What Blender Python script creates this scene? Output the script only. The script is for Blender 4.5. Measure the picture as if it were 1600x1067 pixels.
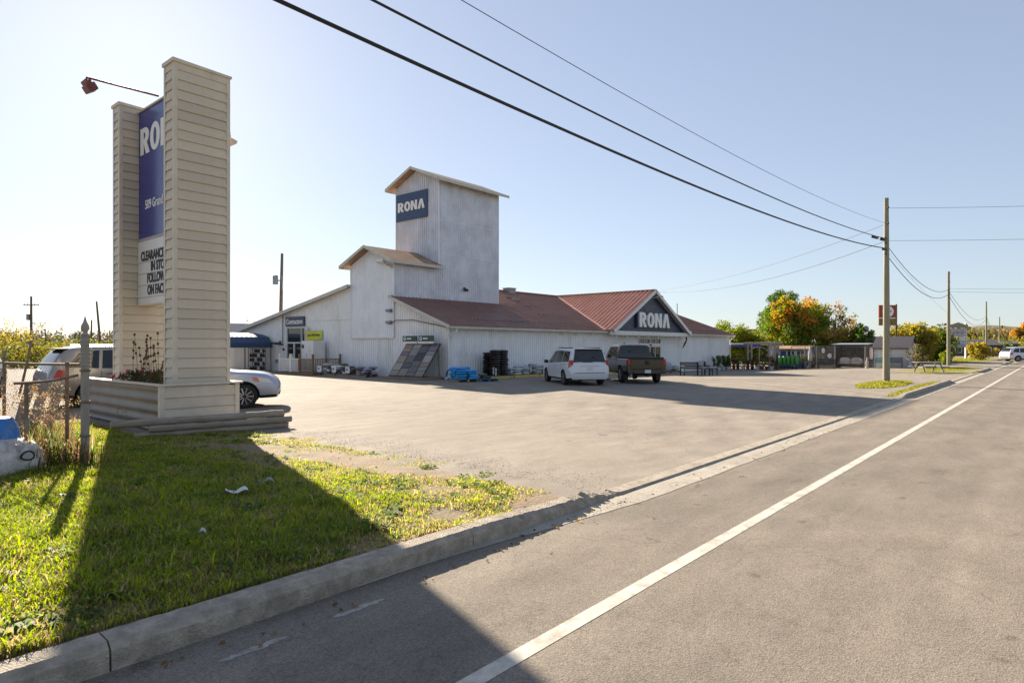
import bpy, bmesh, math, random
import numpy as np
from mathutils import Vector, Matrix, Euler
from math import radians as R, sin, cos, pi, sqrt, atan2, tan

for o in list(bpy.data.objects): bpy.data.objects.remove(o)
SC = bpy.context.scene
COL = SC.collection
random.seed(7)
RNG = np.random.default_rng(11)

# ------------------------------------------------------------------ camera, sky, sun, exposure
# world: X runs along the road (away), Y from the road towards the store, Z up, metres
HC = 1.85                      # eye height
YAW = R(40.5)                  # heading of the lens, from +X towards +Y
HOR = 541.0                    # horizon row of the 1600x1067 picture, focal length 1000 px
cam_d = bpy.data.cameras.new('camera'); cam = bpy.data.objects.new('camera', cam_d); COL.objects.link(cam)
cam.location = (0, 0, HC); cam.rotation_euler = (R(90), 0, YAW - R(90))
cam_d.sensor_fit = 'HORIZONTAL'; cam_d.sensor_width = 36; cam_d.lens = 36 * 1000 / 1600
cam_d.shift_y = (HOR - 533.5) / 1600
cam_d.clip_start = 0.05; cam_d.clip_end = 6000
SC.camera = cam

SUN_AZ, SUN_EL = R(71.3), R(24.5)
world = bpy.data.worlds.new('World'); SC.world = world; world.use_nodes = True
wn = world.node_tree.nodes; wl = world.node_tree.links
sky = wn.new('ShaderNodeTexSky'); sky.sky_type = 'NISHITA'; sky.sun_disc = False
sky.sun_elevation = SUN_EL; sky.sun_rotation = R(90) - SUN_AZ
sky.altitude = 100; sky.air_density = 1.0; sky.dust_density = 0.3; sky.ozone_density = 5.0
wn['Background'].inputs['Strength'].default_value = 0.09
whs = wn.new('ShaderNodeHueSaturation'); whs.inputs['Saturation'].default_value = 0.87; whs.inputs['Hue'].default_value = 0.508; wga = wn.new('ShaderNodeGamma'); wga.inputs[1].default_value = 0.55   # hazy, evenly bright autumn sky
wl.new(sky.outputs[0], whs.inputs['Color']); wl.new(whs.outputs[0], wga.inputs['Color']); wl.new(wga.outputs[0], wn['Background'].inputs['Color'])
sun_d = bpy.data.lights.new('sun', 'SUN'); sun = bpy.data.objects.new('sun', sun_d); COL.objects.link(sun)
sun_d.energy = 4.3; sun_d.angle = R(0.53); sun_d.color = (1.0, 0.87, 0.70)
sdir = Vector((cos(SUN_EL) * cos(SUN_AZ), cos(SUN_EL) * sin(SUN_AZ), sin(SUN_EL)))
sun.rotation_euler = sdir.to_track_quat('Z', 'Y').to_euler(); sun.location = (10, 40, 40)
SC.view_settings.view_transform = 'Standard'; SC.view_settings.look = 'None'
SC.view_settings.gamma = 1; SC.view_settings.use_curve_mapping = False
SC.view_settings.exposure = 1.83
SC.render.engine = 'CYCLES'
SC.cycles.use_denoising = True
SC.cycles.max_bounces = 6; SC.cycles.diffuse_bounces = 3; SC.cycles.glossy_bounces = 3
SC.cycles.transmission_bounces = 4; SC.cycles.transparent_max_bounces = 8
SC.cycles.caustics_reflective = False; SC.cycles.caustics_refractive = False
SC.cycles.sample_clamp_indirect = 4

# ------------------------------------------------------------------ places
FX, FY = cos(YAW), sin(YAW); RX, RY = sin(YAW), -cos(YAW)
def ss(a, b, x):
    t = min(1, max(0, (x - a) / (b - a))); return t * t * (3 - 2 * t)
def gz(x, y):                       # the lot falls gently towards the far end of the store
    return -0.45 * ss(28, 62, x) * ss(9, 24, y)
def gp(px, py):                     # where a sight line meets the ground
    r = (px - 800) / 1000.0; dx, dy = FX + r * RX, FY + r * RY; z = 0.0
    for _ in range(12):
        t = (HC - z) * 1000.0 / (py - HOR); z = gz(t * dx, t * dy)
    return Vector((t * dx, t * dy, z))
def onY(px, Y):                     # X where a sight column meets the plane y=Y
    r = (px - 800) / 1000.0; return Y * (FX + r * RX) / (FY + r * RY)
def onX(px, X):
    r = (px - 800) / 1000.0; return X * (FY + r * RY) / (FX + r * RX)

# ------------------------------------------------------------------ materials
MATS = {}
def lin(c):                          # sRGB 0..255 -> linear
    return tuple(((v / 255) / 12.92 if v / 255 <= 0.04045 else ((v / 255 + 0.055) / 1.055) ** 2.4) for v in c)
def mat(name, col, rough=0.7, var=0.15, scale=4.0, bump=0.0, bscale=40.0, metal=0.0, spec=0.4, rnd=0.0, stain=None, stain_amt=0.5, stain_scale=1.0, stretch=(1, 1, 1), coat=0.0, alpha=1.0, world_co=False, streak=0.0):
    if name in MATS: return MATS[name]
    m = bpy.data.materials.new(name); MATS[name] = m; m.use_nodes = True
    N = m.node_tree.nodes; L = m.node_tree.links; b = N['Principled BSDF']
    tc = N.new('ShaderNodeTexCoord'); mp = N.new('ShaderNodeMapping'); mp.inputs['Scale'].default_value = stretch
    if world_co:
        ge = N.new('ShaderNodeNewGeometry'); L.new(ge.outputs['Position'], mp.inputs['Vector'])
    else: L.new(tc.outputs['Object'], mp.inputs['Vector'])
    n1 = N.new('ShaderNodeTexNoise'); n1.inputs['Scale'].default_value = scale; n1.inputs['Detail'].default_value = 6; n1.inputs['Roughness'].default_value = 0.65
    L.new(mp.outputs[0], n1.inputs['Vector'])
    rp = N.new('ShaderNodeValToRGB'); rp.color_ramp.elements[0].position = 0.3; rp.color_ramp.elements[1].position = 0.7
    lo = [max(0, c * (1 - var)) for c in col[:3]]; hi = [min(1, c * (1 + var)) for c in col[:3]]
    rp.color_ramp.elements[0].color = (*lo, 1); rp.color_ramp.elements[1].color = (*hi, 1)
    L.new(n1.outputs['Fac'], rp.inputs['Fac']); out = rp.outputs['Color']
    if stain is not None:
        n2 = N.new('ShaderNodeTexNoise'); n2.inputs['Scale'].default_value = stain_scale; n2.inputs['Detail'].default_value = 8; n2.inputs['Roughness'].default_value = 0.7
        mp2 = N.new('ShaderNodeMapping'); mp2.inputs['Scale'].default_value = (1, 1, 0.25 if streak else 1); mp2.inputs['Location'].default_value = (3.1, 7.7, 1.3)
        L.new(mp.outputs[0], mp2.inputs['Vector']); L.new(mp2.outputs[0], n2.inputs['Vector'])
        r2 = N.new('ShaderNodeValToRGB'); r2.color_ramp.elements[0].position = 0.48; r2.color_ramp.elements[1].position = 0.72
        r2.color_ramp.elements[0].color = (0, 0, 0, 1); r2.color_ramp.elements[1].color = (stain_amt,) * 3 + (1,)
        L.new(n2.outputs['Fac'], r2.inputs['Fac'])
        mx = N.new('ShaderNodeMix'); mx.data_type = 'RGBA'; L.new(r2.outputs['Color'], mx.inputs[0]); L.new(out, mx.inputs[6]); mx.inputs[7].default_value = (*stain[:3], 1)
        out = mx.outputs[2]
    if rnd > 0:
        oi = N.new('ShaderNodeObjectInfo'); mr = N.new('ShaderNodeMapRange'); mr.inputs[3].default_value = 1 - rnd; mr.inputs[4].default_value = 1 + rnd
        L.new(oi.outputs['Random'], mr.inputs[0]); hs = N.new('ShaderNodeHueSaturation'); L.new(mr.outputs[0], hs.inputs['Value']); L.new(out, hs.inputs['Color']); out = hs.outputs[0]
    L.new(out, b.inputs['Base Color'])
    b.inputs['Roughness'].default_value = rough; b.inputs['Metallic'].default_value = metal
    b.inputs['Specular IOR Level'].default_value = spec; b.inputs['Coat Weight'].default_value = coat; b.inputs['Coat Roughness'].default_value = 0.05
    if alpha < 1: b.inputs['Alpha'].default_value = alpha
    if bump > 0:
        n3 = N.new('ShaderNodeTexNoise'); n3.inputs['Scale'].default_value = bscale; n3.inputs['Detail'].default_value = 4
        L.new(mp.outputs[0], n3.inputs['Vector']); bp = N.new('ShaderNodeBump'); bp.inputs['Strength'].default_value = bump; bp.inputs['Distance'].default_value = 0.02
        L.new(n3.outputs['Fac'], bp.inputs['Height']); L.new(bp.outputs[0], b.inputs['Normal'])
    return m
def leafmat(name, trans=0.45, rough=0.6):       # foliage: colour from the leaf's own colour attribute, light passing through
    if name in MATS: return MATS[name]
    m = bpy.data.materials.new(name); MATS[name] = m; m.use_nodes = True
    N = m.node_tree.nodes; L = m.node_tree.links; b = N['Principled BSDF']
    at = N.new('ShaderNodeAttribute'); at.attribute_name = 'Col'
    b.inputs['Roughness'].default_value = rough; b.inputs['Specular IOR Level'].default_value = 0.25
    L.new(at.outputs['Color'], b.inputs['Base Color'])
    tr = N.new('ShaderNodeBsdfTranslucent'); hs = N.new('ShaderNodeHueSaturation'); hs.inputs['Saturation'].default_value = 1.15; hs.inputs['Value'].default_value = 1.9
    L.new(at.outputs['Color'], hs.inputs['Color']); L.new(hs.outputs[0], tr.inputs['Color'])
    mx = N.new('ShaderNodeMixShader'); mx.inputs[0].default_value = trans
    L.new(b.outputs[0], mx.inputs[1]); L.new(tr.outputs[0], mx.inputs[2]); L.new(mx.outputs[0], N['Material Output'].inputs['Surface'])
    return m
def glassmat(name, col=(0.02, 0.025, 0.03), rough=0.04):
    return mat(name, col, rough=rough, var=0.05, spec=0.6)

# ------------------------------------------------------------------ mesh building
class MB:
    def __init__(s, off=(0, 0, 0)): s.v = []; s.f = []; s.mi = []; s.off = off
    def add(s, vs, fs, mi=0):
        n = len(s.v); s.v += [tuple(v) for v in vs]
        for f in fs: s.f.append([i + n for i in f]); s.mi.append(mi)
        return s
    def box(s, x0, x1, y0, y1, z0, z1, mi=0):
        return s.add([(x0, y0, z0), (x1, y0, z0), (x1, y1, z0), (x0, y1, z0), (x0, y0, z1), (x1, y0, z1), (x1, y1, z1), (x0, y1, z1)],
                     [(0, 3, 2, 1), (4, 5, 6, 7), (0, 1, 5, 4), (1, 2, 6, 5), (2, 3, 7, 6), (3, 0, 4, 7)], mi)
    def obox(s, c, size, rot=None, mi=0):
        M = (rot if isinstance(rot, Matrix) else Euler(rot or (0, 0, 0)).to_matrix()); c = Vector(c); h = [q / 2 for q in size]
        vs = [c + M @ Vector((a * h[0], b * h[1], d * h[2])) for d in (-1, 1) for a, b in ((-1, -1), (1, -1), (1, 1), (-1, 1))]
        return s.add(vs, [(0, 3, 2, 1), (4, 5, 6, 7), (0, 1, 5, 4), (1, 2, 6, 5), (2, 3, 7, 6), (3, 0, 4, 7)], mi)
    def beam(s, a, b, w, h, mi=0):           # box bar from a to b
        a = Vector(a); b = Vector(b); d = b - a; l = d.length; d.normalize()
        up = Vector((0, 0, 1)) if abs(d.z) < 0.95 else Vector((0, 1, 0))
        sd = d.cross(up).normalized(); u = sd.cross(d).normalized()
        vs = [p + sd * i * w / 2 + u * j * h / 2 for p in (a, b) for i, j in ((-1, -1), (1, -1), (1, 1), (-1, 1))]
        return s.add(vs, [(0, 1, 2, 3), (7, 6, 5, 4), (0, 4, 5, 1), (1, 5, 6, 2), (2, 6, 7, 3), (3, 7, 4, 0)], mi)
    def prism(s, pts, d, mi=0):               # planar polygon pts (3d) pushed along d
        n = len(pts); d = Vector(d); a = [Vector(p) for p in pts]; b = [p + d for p in a]
        return s.add(a + b, [tuple(range(n - 1, -1, -1)), tuple(range(n, 2 * n))] + [(i, (i + 1) % n, n + (i + 1) % n, n + i) for i in range(n)], mi)
    def tube(s, pts, r, n=8, mi=0, cap=True):
        pts = [Vector(p) for p in pts]; rs = r if isinstance(r, (list, tuple)) else [r] * len(pts); base = len(s.v); vs = []; pu = None
        for i, p in enumerate(pts):
            d = (pts[min(i + 1, len(pts) - 1)] - pts[max(i - 1, 0)])
            d = d.normalized() if d.length > 1e-9 else Vector((0, 0, 1))
            if pu is None: pu = (Vector((0, 0, 1)) if abs(d.z) < 0.9 else Vector((1, 0, 0)))
            sd = d.cross(pu).normalized(); pu = sd.cross(d).normalized()
            for k in range(n): a = 2 * pi * k / n; vs.append(p + (sd * cos(a) + pu * sin(a)) * rs[i])
        fs = [(i * n + k, i * n + (k + 1) % n, (i + 1) * n + (k + 1) % n, (i + 1) * n + k) for i in range(len(pts) - 1) for k in range(n)]
        if cap: fs += [tuple(range(n - 1, -1, -1)), tuple((len(pts) - 1) * n + k for k in range(n))]
        return s.add(vs, fs, mi)
    def lathe(s, prof, c=(0, 0, 0), n=16, axis='Z', mi=0):  # prof: (r, h)
        vs = []
        for r_, h in prof:
            for k in range(n):
                a = 2 * pi * k / n; x, y = r_ * cos(a), r_ * sin(a)
                p = (x, y, h) if axis == 'Z' else ((h, x, y) if axis == 'X' else (y, h, x))
                vs.append((p[0] + c[0], p[1] + c[1], p[2] + c[2]))
        m = len(prof)
        fs = [(i * n + k, i * n + (k + 1) % n, (i + 1) * n + (k + 1) % n, (i + 1) * n + k) for i in range(m - 1) for k in range(n)]
        fs += [tuple(range(n - 1, -1, -1)), tuple((m - 1) * n + k for k in range(n))]
        return s.add(vs, fs, mi)
    def grid(s, P, mi=0):                    # P[i][j] points
        a = len(P); b = len(P[0]); return s.add([p for r_ in P for p in r_], [(i * b + j, (i + 1) * b + j, (i + 1) * b + j + 1, i * b + j + 1) for i in range(a - 1) for j in range(b - 1)], mi)
    def mesh(s, name, mats, smooth=False):
        me = bpy.data.meshes.new(name); o = s.off
        me.from_pydata([(v[0] - o[0], v[1] - o[1], v[2] - o[2]) for v in s.v], [], s.f)
        for m in (mats if isinstance(mats, (list, tuple)) else [mats]): me.materials.append(m)
        if any(s.mi): me.polygons.foreach_set('material_index', s.mi)
        if smooth:
            me.polygons.foreach_set('use_smooth', [True] * len(me.polygons)); me.set_sharp_from_angle(angle=R(smooth if smooth is not True else 40))
        me.update(); return me
    def build(s, name, mats, parent=None, smooth=False, loc=None, bevel=0, fix=True):
        me = s.mesh(name, mats, smooth)
        if fix or bevel:
            bm = bmesh.new(); bm.from_mesh(me)
            if fix: bmesh.ops.recalc_face_normals(bm, faces=bm.faces)
            if bevel: bmesh.ops.bevel(bm, geom=[e for e in bm.edges if e.is_manifold and e.calc_face_angle(0) > 0.5], offset=bevel, segments=2, affect='EDGES', profile=0.6)
            bm.to_mesh(me); bm.free()
        return link(name, me, parent, loc)
def link(name, me, parent=None, loc=None):
    o = bpy.data.objects.new(name, me); COL.objects.link(o); o.parent = parent
    if loc is not None: o.location = loc
    return o
def tag(o, label=None, cat=None, group=None, kind=None):
    if label: o['label'] = label
    if cat: o['category'] = cat
    if group: o['group'] = group
    if kind: o['kind'] = kind
    return o
def thing(name, label, cat, loc=(0, 0, 0), rz=0, group=None):
    o = bpy.data.objects.new(name, None); COL.objects.link(o); o.empty_display_size = 0.2
    o.location = loc; o.rotation_euler = (0, 0, rz); return tag(o, label, cat, group)
def struct(o): o['kind'] = 'structure'; return o
def stuff(o): o['kind'] = 'stuff'; return o
def dup(o, parent=None, loc=None, rz=None, label=None):
    c = o.copy(); COL.objects.link(c); c.parent = parent
    if loc is not None: c.location = loc
    if rz is not None: c.rotation_euler = (0, 0, rz)
    if label: c['label'] = label
    for ch in o.children: dup(ch, c)
    return c
def np_mesh(name, V, F, mats, col=None, smooth=False):     # V (n,3), F (m,k) arrays
    me = bpy.data.meshes.new(name); n, k = F.shape
    me.vertices.add(len(V)); me.vertices.foreach_set('co', np.asarray(V, np.float32).ravel())
    me.loops.add(n * k); me.loops.foreach_set('vertex_index', np.asarray(F, np.int32).ravel())
    me.polygons.add(n); me.polygons.foreach_set('loop_start', np.arange(0, n * k, k, dtype=np.int32))
    if smooth: me.polygons.foreach_set('use_smooth', np.ones(n, bool))
    me.update(calc_edges=True)
    if col is not None:
        a = me.color_attributes.new('Col', 'FLOAT_COLOR', 'POINT'); c4 = np.ones((len(V), 4), np.float32); c4[:, :3] = col; a.data.foreach_set('color', c4.ravel())
    for m in (mats if isinstance(mats, (list, tuple)) else [mats]): me.materials.append(m)
    return me
# lettering
def curve_mesh(name, splines, depth, material):
    cu = bpy.data.curves.new(name, 'CURVE'); cu.dimensions = '2D'; cu.fill_mode = 'BOTH'; cu.extrude = depth / 2
    for pts in splines:
        sp = cu.splines.new('POLY'); sp.points.add(len(pts) - 1); sp.use_cyclic_u = True
        for q, p in zip(sp.points, pts): q.co = (p[0], p[1], 0, 1)
    return _conv(cu, name, material)
def _conv(cu, name, material):
    ob = bpy.data.objects.new(name, cu); COL.objects.link(ob); dg = bpy.context.evaluated_depsgraph_get(); dg.update()
    me = bpy.data.meshes.new_from_object(ob.evaluated_get(dg)); bpy.data.objects.remove(ob); bpy.data.curves.remove(cu)
    me.materials.clear(); me.materials.append(material); me.name = name; return me
def text_mesh(name, s, size, material, depth=0.01, bold=0.0, align='CENTER', xs=1.0):
    cu = bpy.data.curves.new(name, 'FONT'); cu.body = s; cu.size = size; cu.extrude = depth / 2; cu.offset = bold; cu.align_x = align; cu.align_y = 'CENTER'; cu.resolution_u = 4
    me = _conv(cu, name, material)
    if xs != 1.0:
        for v in me.vertices: v.co.x *= xs
    return me
# frames that carry flat lettering: local x to the reader's right, local y up, local z to the reader
M_SOUTH = Matrix(((1, 0, 0), (0, 0, -1), (0, 1, 0)))       # read from -Y
M_WEST = Matrix(((0, 0, -1), (-1, 0, 0), (0, 1, 0)))       # read from -X
M_EAST = Matrix(((0, 0, 1), (1, 0, 0), (0, 1, 0)))
def put(name, me, parent, pos, M3):
    o = link(name, me, parent); o.matrix_local = Matrix.Translation(pos) @ M3.to_4x4(); return o
def arc(cx, cy, rx, ry, a0, a1, n): return [(cx + rx * cos(R(a0 + (a1 - a0) * i / n)), cy + ry * sin(R(a0 + (a1 - a0) * i / n))) for i in range(n + 1)]
GLYPH = {                                                     # bold condensed capitals, height 1: splines and advance
 'R': ([[(0, 0), (0, 1), (.34, 1)] + arc(.36, .70, .30, .30, 88, -62, 8) + [(.72, 0), (.44, 0), (.27, .40), (.26, .40), (.26, 0)], [(.26, .58), (.26, .82), (.31, .82)] + arc(.31, .70, .09, .12, 80, -80, 4) + [(.31, .58)]], .76),
 'O': ([arc(.36, .5, .36, .52, 0, 345, 23), arc(.36, .5, .12, .32, 0, 345, 23)], .78),
 'N': ([[(0, 0), (0, 1), (.25, 1), (.48, .46), (.48, 1), (.72, 1), (.72, 0), (.48, 0), (.24, .56), (.24, 0)]], .80),
 'A': ([[(0, 0), (.25, 1), (.53, 1), (.78, 0), (.50, 0), (.39, .62), (.38, .62), (.27, 0)]], .78)}
def sign_letters(parent, pos, M3, height, material, depth, wscale=1.0, name='letter'):
    x = 0; tot = sum(GLYPH[c][1] for c in 'RONA') * height * wscale
    for c in 'RONA':
        sp, adv = GLYPH[c]; me = curve_mesh(name, [[(p[0] * height * wscale, p[1] * height) for p in s_] for s_ in sp], depth, material)
        put(name, me, parent, Vector(pos) + M3 @ Vector((x - tot / 2, 0, 0)), M3); x += adv * height * wscale
# corrugated upright sheet between two plan points
def corrugated(mb, p0, p1, zlo, zhi, period=0.2, depth=0.02, mi=0, face=1, breaks=()):
    p0 = Vector((p0[0], p0[1], 0)); p1 = Vector((p1[0], p1[1], 0)); d = p1 - p0; L_ = d.length; d.normalize(); nrm = Vector((d.y, -d.x, 0)) * face
    ss_ = []; k = 0
    while k * period < L_:
        for fr, dp in ((0, 0), (.62, 0), (.72, 1), (.90, 1)):
            q = k * period + fr * period
            if q < L_: ss_.append((q, dp))
        k += 1
    for b in breaks: ss_ += [(b - 1e-3, 0), (b + 1e-3, 0)]
    ss_.append((L_, 0)); ss_.sort()
    fl = zlo if callable(zlo) else (lambda q: zlo); fh = zhi if callable(zhi) else (lambda q: zhi)
    P = [[p0 + d * q + nrm * dp * depth + Vector((0, 0, fl(q))), p0 + d * q + nrm * dp * depth + Vector((0, 0, fh(q)))] for q, dp in ss_]
    mb.grid(P, mi)
# ------------------------------------------------------------------ ground, lot, road, kerbs
def asphalt(name, base, warm, speck=0.5, crack=0.0, bump=0.35, tracks=0.0, arcs=0.0):
    m = bpy.data.materials.new(name); m.use_nodes = True; N = m.node_tree.nodes; L = m.node_tree.links; b = N['Principled BSDF']
    ge = N.new('ShaderNodeNewGeometry')
    def noise(scale, detail=5, rough=.6, st=(1, 1, 1), loc=(0, 0, 0)):
        mp = N.new('ShaderNodeMapping'); mp.inputs['Scale'].default_value = st; mp.inputs['Location'].default_value = loc; L.new(ge.outputs['Position'], mp.inputs['Vector'])
        n = N.new('ShaderNodeTexNoise'); n.inputs['Scale'].default_value = scale; n.inputs['Detail'].default_value = detail; n.inputs['Roughness'].default_value = rough; L.new(mp.outputs[0], n.inputs['Vector']); return n.outputs['Fac']
    def ramp(f, p0, p1, c0, c1):
        r = N.new('ShaderNodeValToRGB'); r.color_ramp.elements[0].position = p0; r.color_ramp.elements[1].position = p1
        r.color_ramp.elements[0].color = (*c0, 1); r.color_ramp.elements[1].color = (*c1, 1); L.new(f, r.inputs['Fac']); return r.outputs['Color']
    def mix(f, a, c, mode='MIX', fac=None):
        x = N.new('ShaderNodeMix'); x.data_type = 'RGBA'; x.blend_type = mode
        if f is not None: L.new(f, x.inputs[0])
        else: x.inputs[0].default_value = fac
        L.new(a, x.inputs[6])
        if isinstance(c, tuple): x.inputs[7].default_value = (*c, 1)
        else: L.new(c, x.inputs[7])
        return x.outputs[2]
    big = ramp(noise(0.22, 8, .62), .36, .66, base, warm)
    med = ramp(noise(1.7, 6, .65, (.5, 1.3, 1), (4, 9, 0)), .3, .75, (.80,) * 3, (1.16,) * 3)
    c = mix(None, big, med, 'MULTIPLY', 1.0)
    if tracks:                                      # worn wheel paths along the road
        tr = ramp(noise(1.0, 4, .5, (.03, 1.1, 1), (0, 2.2, 0)), .35, .65, (1 - tracks,) * 3, (1 + tracks,) * 3); c = mix(None, c, tr, 'MULTIPLY', 1.0)
    if arcs:                                        # sweeping tyre arcs and dusty streaks
        for (cx, cy, sc_) in ((30, -14, .9), (2, 34, .7)):
            mp = N.new('ShaderNodeMapping'); mp.inputs['Location'].default_value = (-cx, -cy, 0); L.new(ge.outputs['Position'], mp.inputs['Vector'])
            wv = N.new('ShaderNodeTexWave'); wv.wave_type = 'RINGS'; wv.rings_direction = 'Z'; wv.inputs['Scale'].default_value = sc_ * .35; wv.inputs['Distortion'].default_value = 2.5; wv.inputs['Detail'].default_value = 3; wv.inputs['Detail Scale'].default_value = .4; L.new(mp.outputs[0], wv.inputs['Vector'])
            am = ramp(noise(.12, 3, .5, (1, 1, 1), (cx, cy, 3)), .45, .62, (0, 0, 0), (1, 1, 1)); wc = ramp(wv.outputs['Fac'], .2, .9, (1 - arcs,) * 3, (1 + arcs * .7,) * 3); wm = mix(None, c, wc, 'MULTIPLY', 1.0); c = mix(am, c, wm)
    st_ = ramp(noise(.55, 7, .7, (1, 1, 1), (31, 17, 0)), .60, .72, (1, 1, 1), (.78, .77, .76)); c = mix(None, c, st_, 'MULTIPLY', 1.0)     # oil and damp stains
    sp_ = ramp(noise(2.6, 2, .5, (1, 1, 1), (8, 3, 0)), .70, .74, (1, 1, 1), (.72, .71, .70)); c = mix(None, c, sp_, 'MULTIPLY', 1.0)
    vo = N.new('ShaderNodeTexVoronoi'); vo.inputs['Scale'].default_value = 95; L.new(ge.outputs['Position'], vo.inputs['Vector'])
    hs = N.new('ShaderNodeSeparateColor'); L.new(vo.outputs['Color'], hs.inputs[0])
    sp = ramp(hs.outputs[0], 0.0, 1.0, (1 - speck * .55,) * 3, (1 + speck * .5,) * 3); c = mix(None, c, sp, 'MULTIPLY', 1.0)
    v2 = N.new('ShaderNodeTexVoronoi'); v2.inputs['Scale'].default_value = 17; L.new(ge.outputs['Position'], v2.inputs['Vector'])
    pit = ramp(v2.outputs['Distance'], .05, .14, (.45,) * 3, (1, 1, 1)); s2 = N.new('ShaderNodeSeparateColor'); L.new(v2.outputs['Color'], s2.inputs[0])
    few = ramp(s2.outputs[1], .72, .74, (0, 0, 0), (1, 1, 1)); pm = mix(None, c, pit, 'MULTIPLY', 1.0); c = mix(few, c, pm)
    if crack:
        for sc_, lo in ((.16, (3, 1, 0)), (.33, (11, 5, 0))):
            mp = N.new('ShaderNodeMapping'); mp.inputs['Location'].default_value = lo; L.new(ge.outputs['Position'], mp.inputs['Vector'])
            nz = N.new('ShaderNodeTexNoise'); nz.inputs['Scale'].default_value = 1.2; nz.inputs['Detail'].default_value = 6; L.new(mp.outputs[0], nz.inputs['Vector'])
            ad = N.new('ShaderNodeMix'); ad.data_type = 'RGBA'; ad.blend_type = 'LINEAR_LIGHT'; ad.inputs[0].default_value = .9; L.new(mp.outputs[0], ad.inputs[6]); L.new(nz.outputs['Color'], ad.inputs[7])
            vc = N.new('ShaderNodeTexVoronoi'); vc.feature = 'DISTANCE_TO_EDGE'; vc.inputs['Scale'].default_value = sc_; L.new(ad.outputs[2], vc.inputs['Vector'])
            cr = ramp(vc.outputs['Distance'], .0015 * sc_ / .16, .004 * sc_ / .16, (1 - crack,) * 3, (1, 1, 1)); c = mix(None, c, cr, 'MULTIPLY', 1.0)
    L.new(c, b.inputs['Base Color']); b.inputs['Roughness'].default_value = .9; b.inputs['Specular IOR Level'].default_value = .12
    bp = N.new('ShaderNodeBump'); bp.inputs['Strength'].default_value = bump; bp.inputs['Distance'].default_value = .006; L.new(vo.outputs['Distance'], bp.inputs['Height']); L.new(bp.outputs[0], b.inputs['Normal'])
    return m
A_ROAD = asphalt('road_asphalt', (.188, .164, .136), (.235, .203, .165), .45, .12, .4, tracks=.09)
A_LOT = asphalt('lot_asphalt', (.235, .206, .172), (.285, .25, .207), .38, .18, .3, arcs=.07)
CONC = mat('concrete', (.37, .32, .255), .9, .32, 9, 1.0, 70, stain=(.17, .14, .105), stain_amt=.7, stain_scale=2.6, world_co=True)
CONC2 = mat('gutter_concrete', (.35, .315, .26), .85, .18, 3, .3, 70, stain=(.2, .17, .13), stain_amt=.5, stain_scale=1.5, world_co=True)
SOIL = mat('soil', (.21, .165, .115), .95, .3, 3, .8, 25, stain=(.12, .09, .06), stain_amt=.6, stain_scale=1.3, world_co=True)
FIELD = mat('dry_field', (.20, .17, .065), .95, .35, .12, stain=(.10, .13, .03), stain_amt=.7, stain_scale=.05, world_co=True)

def sheet(name, xs, ys, z, m):
    mb = MB(); mb.grid([[(x, y, z(x, y)) for y in ys] for x in xs]); return struct(mb.build(name, m, smooth=True, fix=False))
def steps(*seg):
    out = []
    for a, b, n in seg: out += [a + (b - a) * i / n for i in range(n)]
    return out + [seg[-1][1]]
sheet('ground', steps((-900, -40, 8), (-40, 90, 40), (90, 1800, 12)), steps((-900, -20, 8), (-20, 90, 40), (90, 1800, 12)), lambda x, y: gz(x, y) - .06 - .00004 * max(0, sqrt(x * x + y * y) - 80), FIELD)
sheet('parking_lot', steps((-30, 26, 14), (26, 66, 24), (66, 104, 12)), steps((4.36, 8, 4), (8, 26, 16), (26, 64, 16)), lambda x, y: gz(x, y), A_LOT)
def curve_y(x): return .00012 * max(0, x - 60) ** 2 * -1    # the road drifts a little to the right far away
mb = MB(); xs = steps((-40, 60, 20), (60, 700, 40)); mb.grid([[(x, y + curve_y(x), -.02) for y in (-9.0, -4, 0, 4.2)] for x in xs]); struct(mb.build('road', A_ROAD, fix=False))
# far verges beyond the paved frontages
PAINT = mat('road_paint', (.50, .465, .40), .85, .2, 14, stain=(.24, .21, .17), stain_amt=1.0, stain_scale=5, world_co=True)
mb = MB(); mb.grid([[(x, y + curve_y(x), -.0175) for y in (2.425, 2.55)] for x in steps((-20, 60, 20), (60, 500, 40))])
struct(mb.build('edge_line', PAINT, fix=False))
WORN = mat('worn_paint', (.34, .325, .30), .9, .25, 16, stain=(.18, .16, .135), stain_amt=1.0, stain_scale=7, world_co=True)
for (xa, xb, yc) in ((.9, 1.35, 3.74), (1.75, 2.2, 3.78), (2.55, 3.0, 3.8)):
    mb = MB(); n = 14; rr = random.Random(int(xa * 10)); top = []; bot = []
    for i in range(n + 1):
        x = xa + (xb - xa) * i / n; w = .036 * (1 - abs(2 * i / n - 1) ** 5) ; top.append((x, yc + w * rr.uniform(.4, 1.25), -.0178)); bot.append((x, yc - w * rr.uniform(.3, 1.1), -.0178))
    mb.grid([[a, b] for a, b in zip(bot, top)]); struct(mb.build('worn_line', WORN, fix=False))
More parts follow.
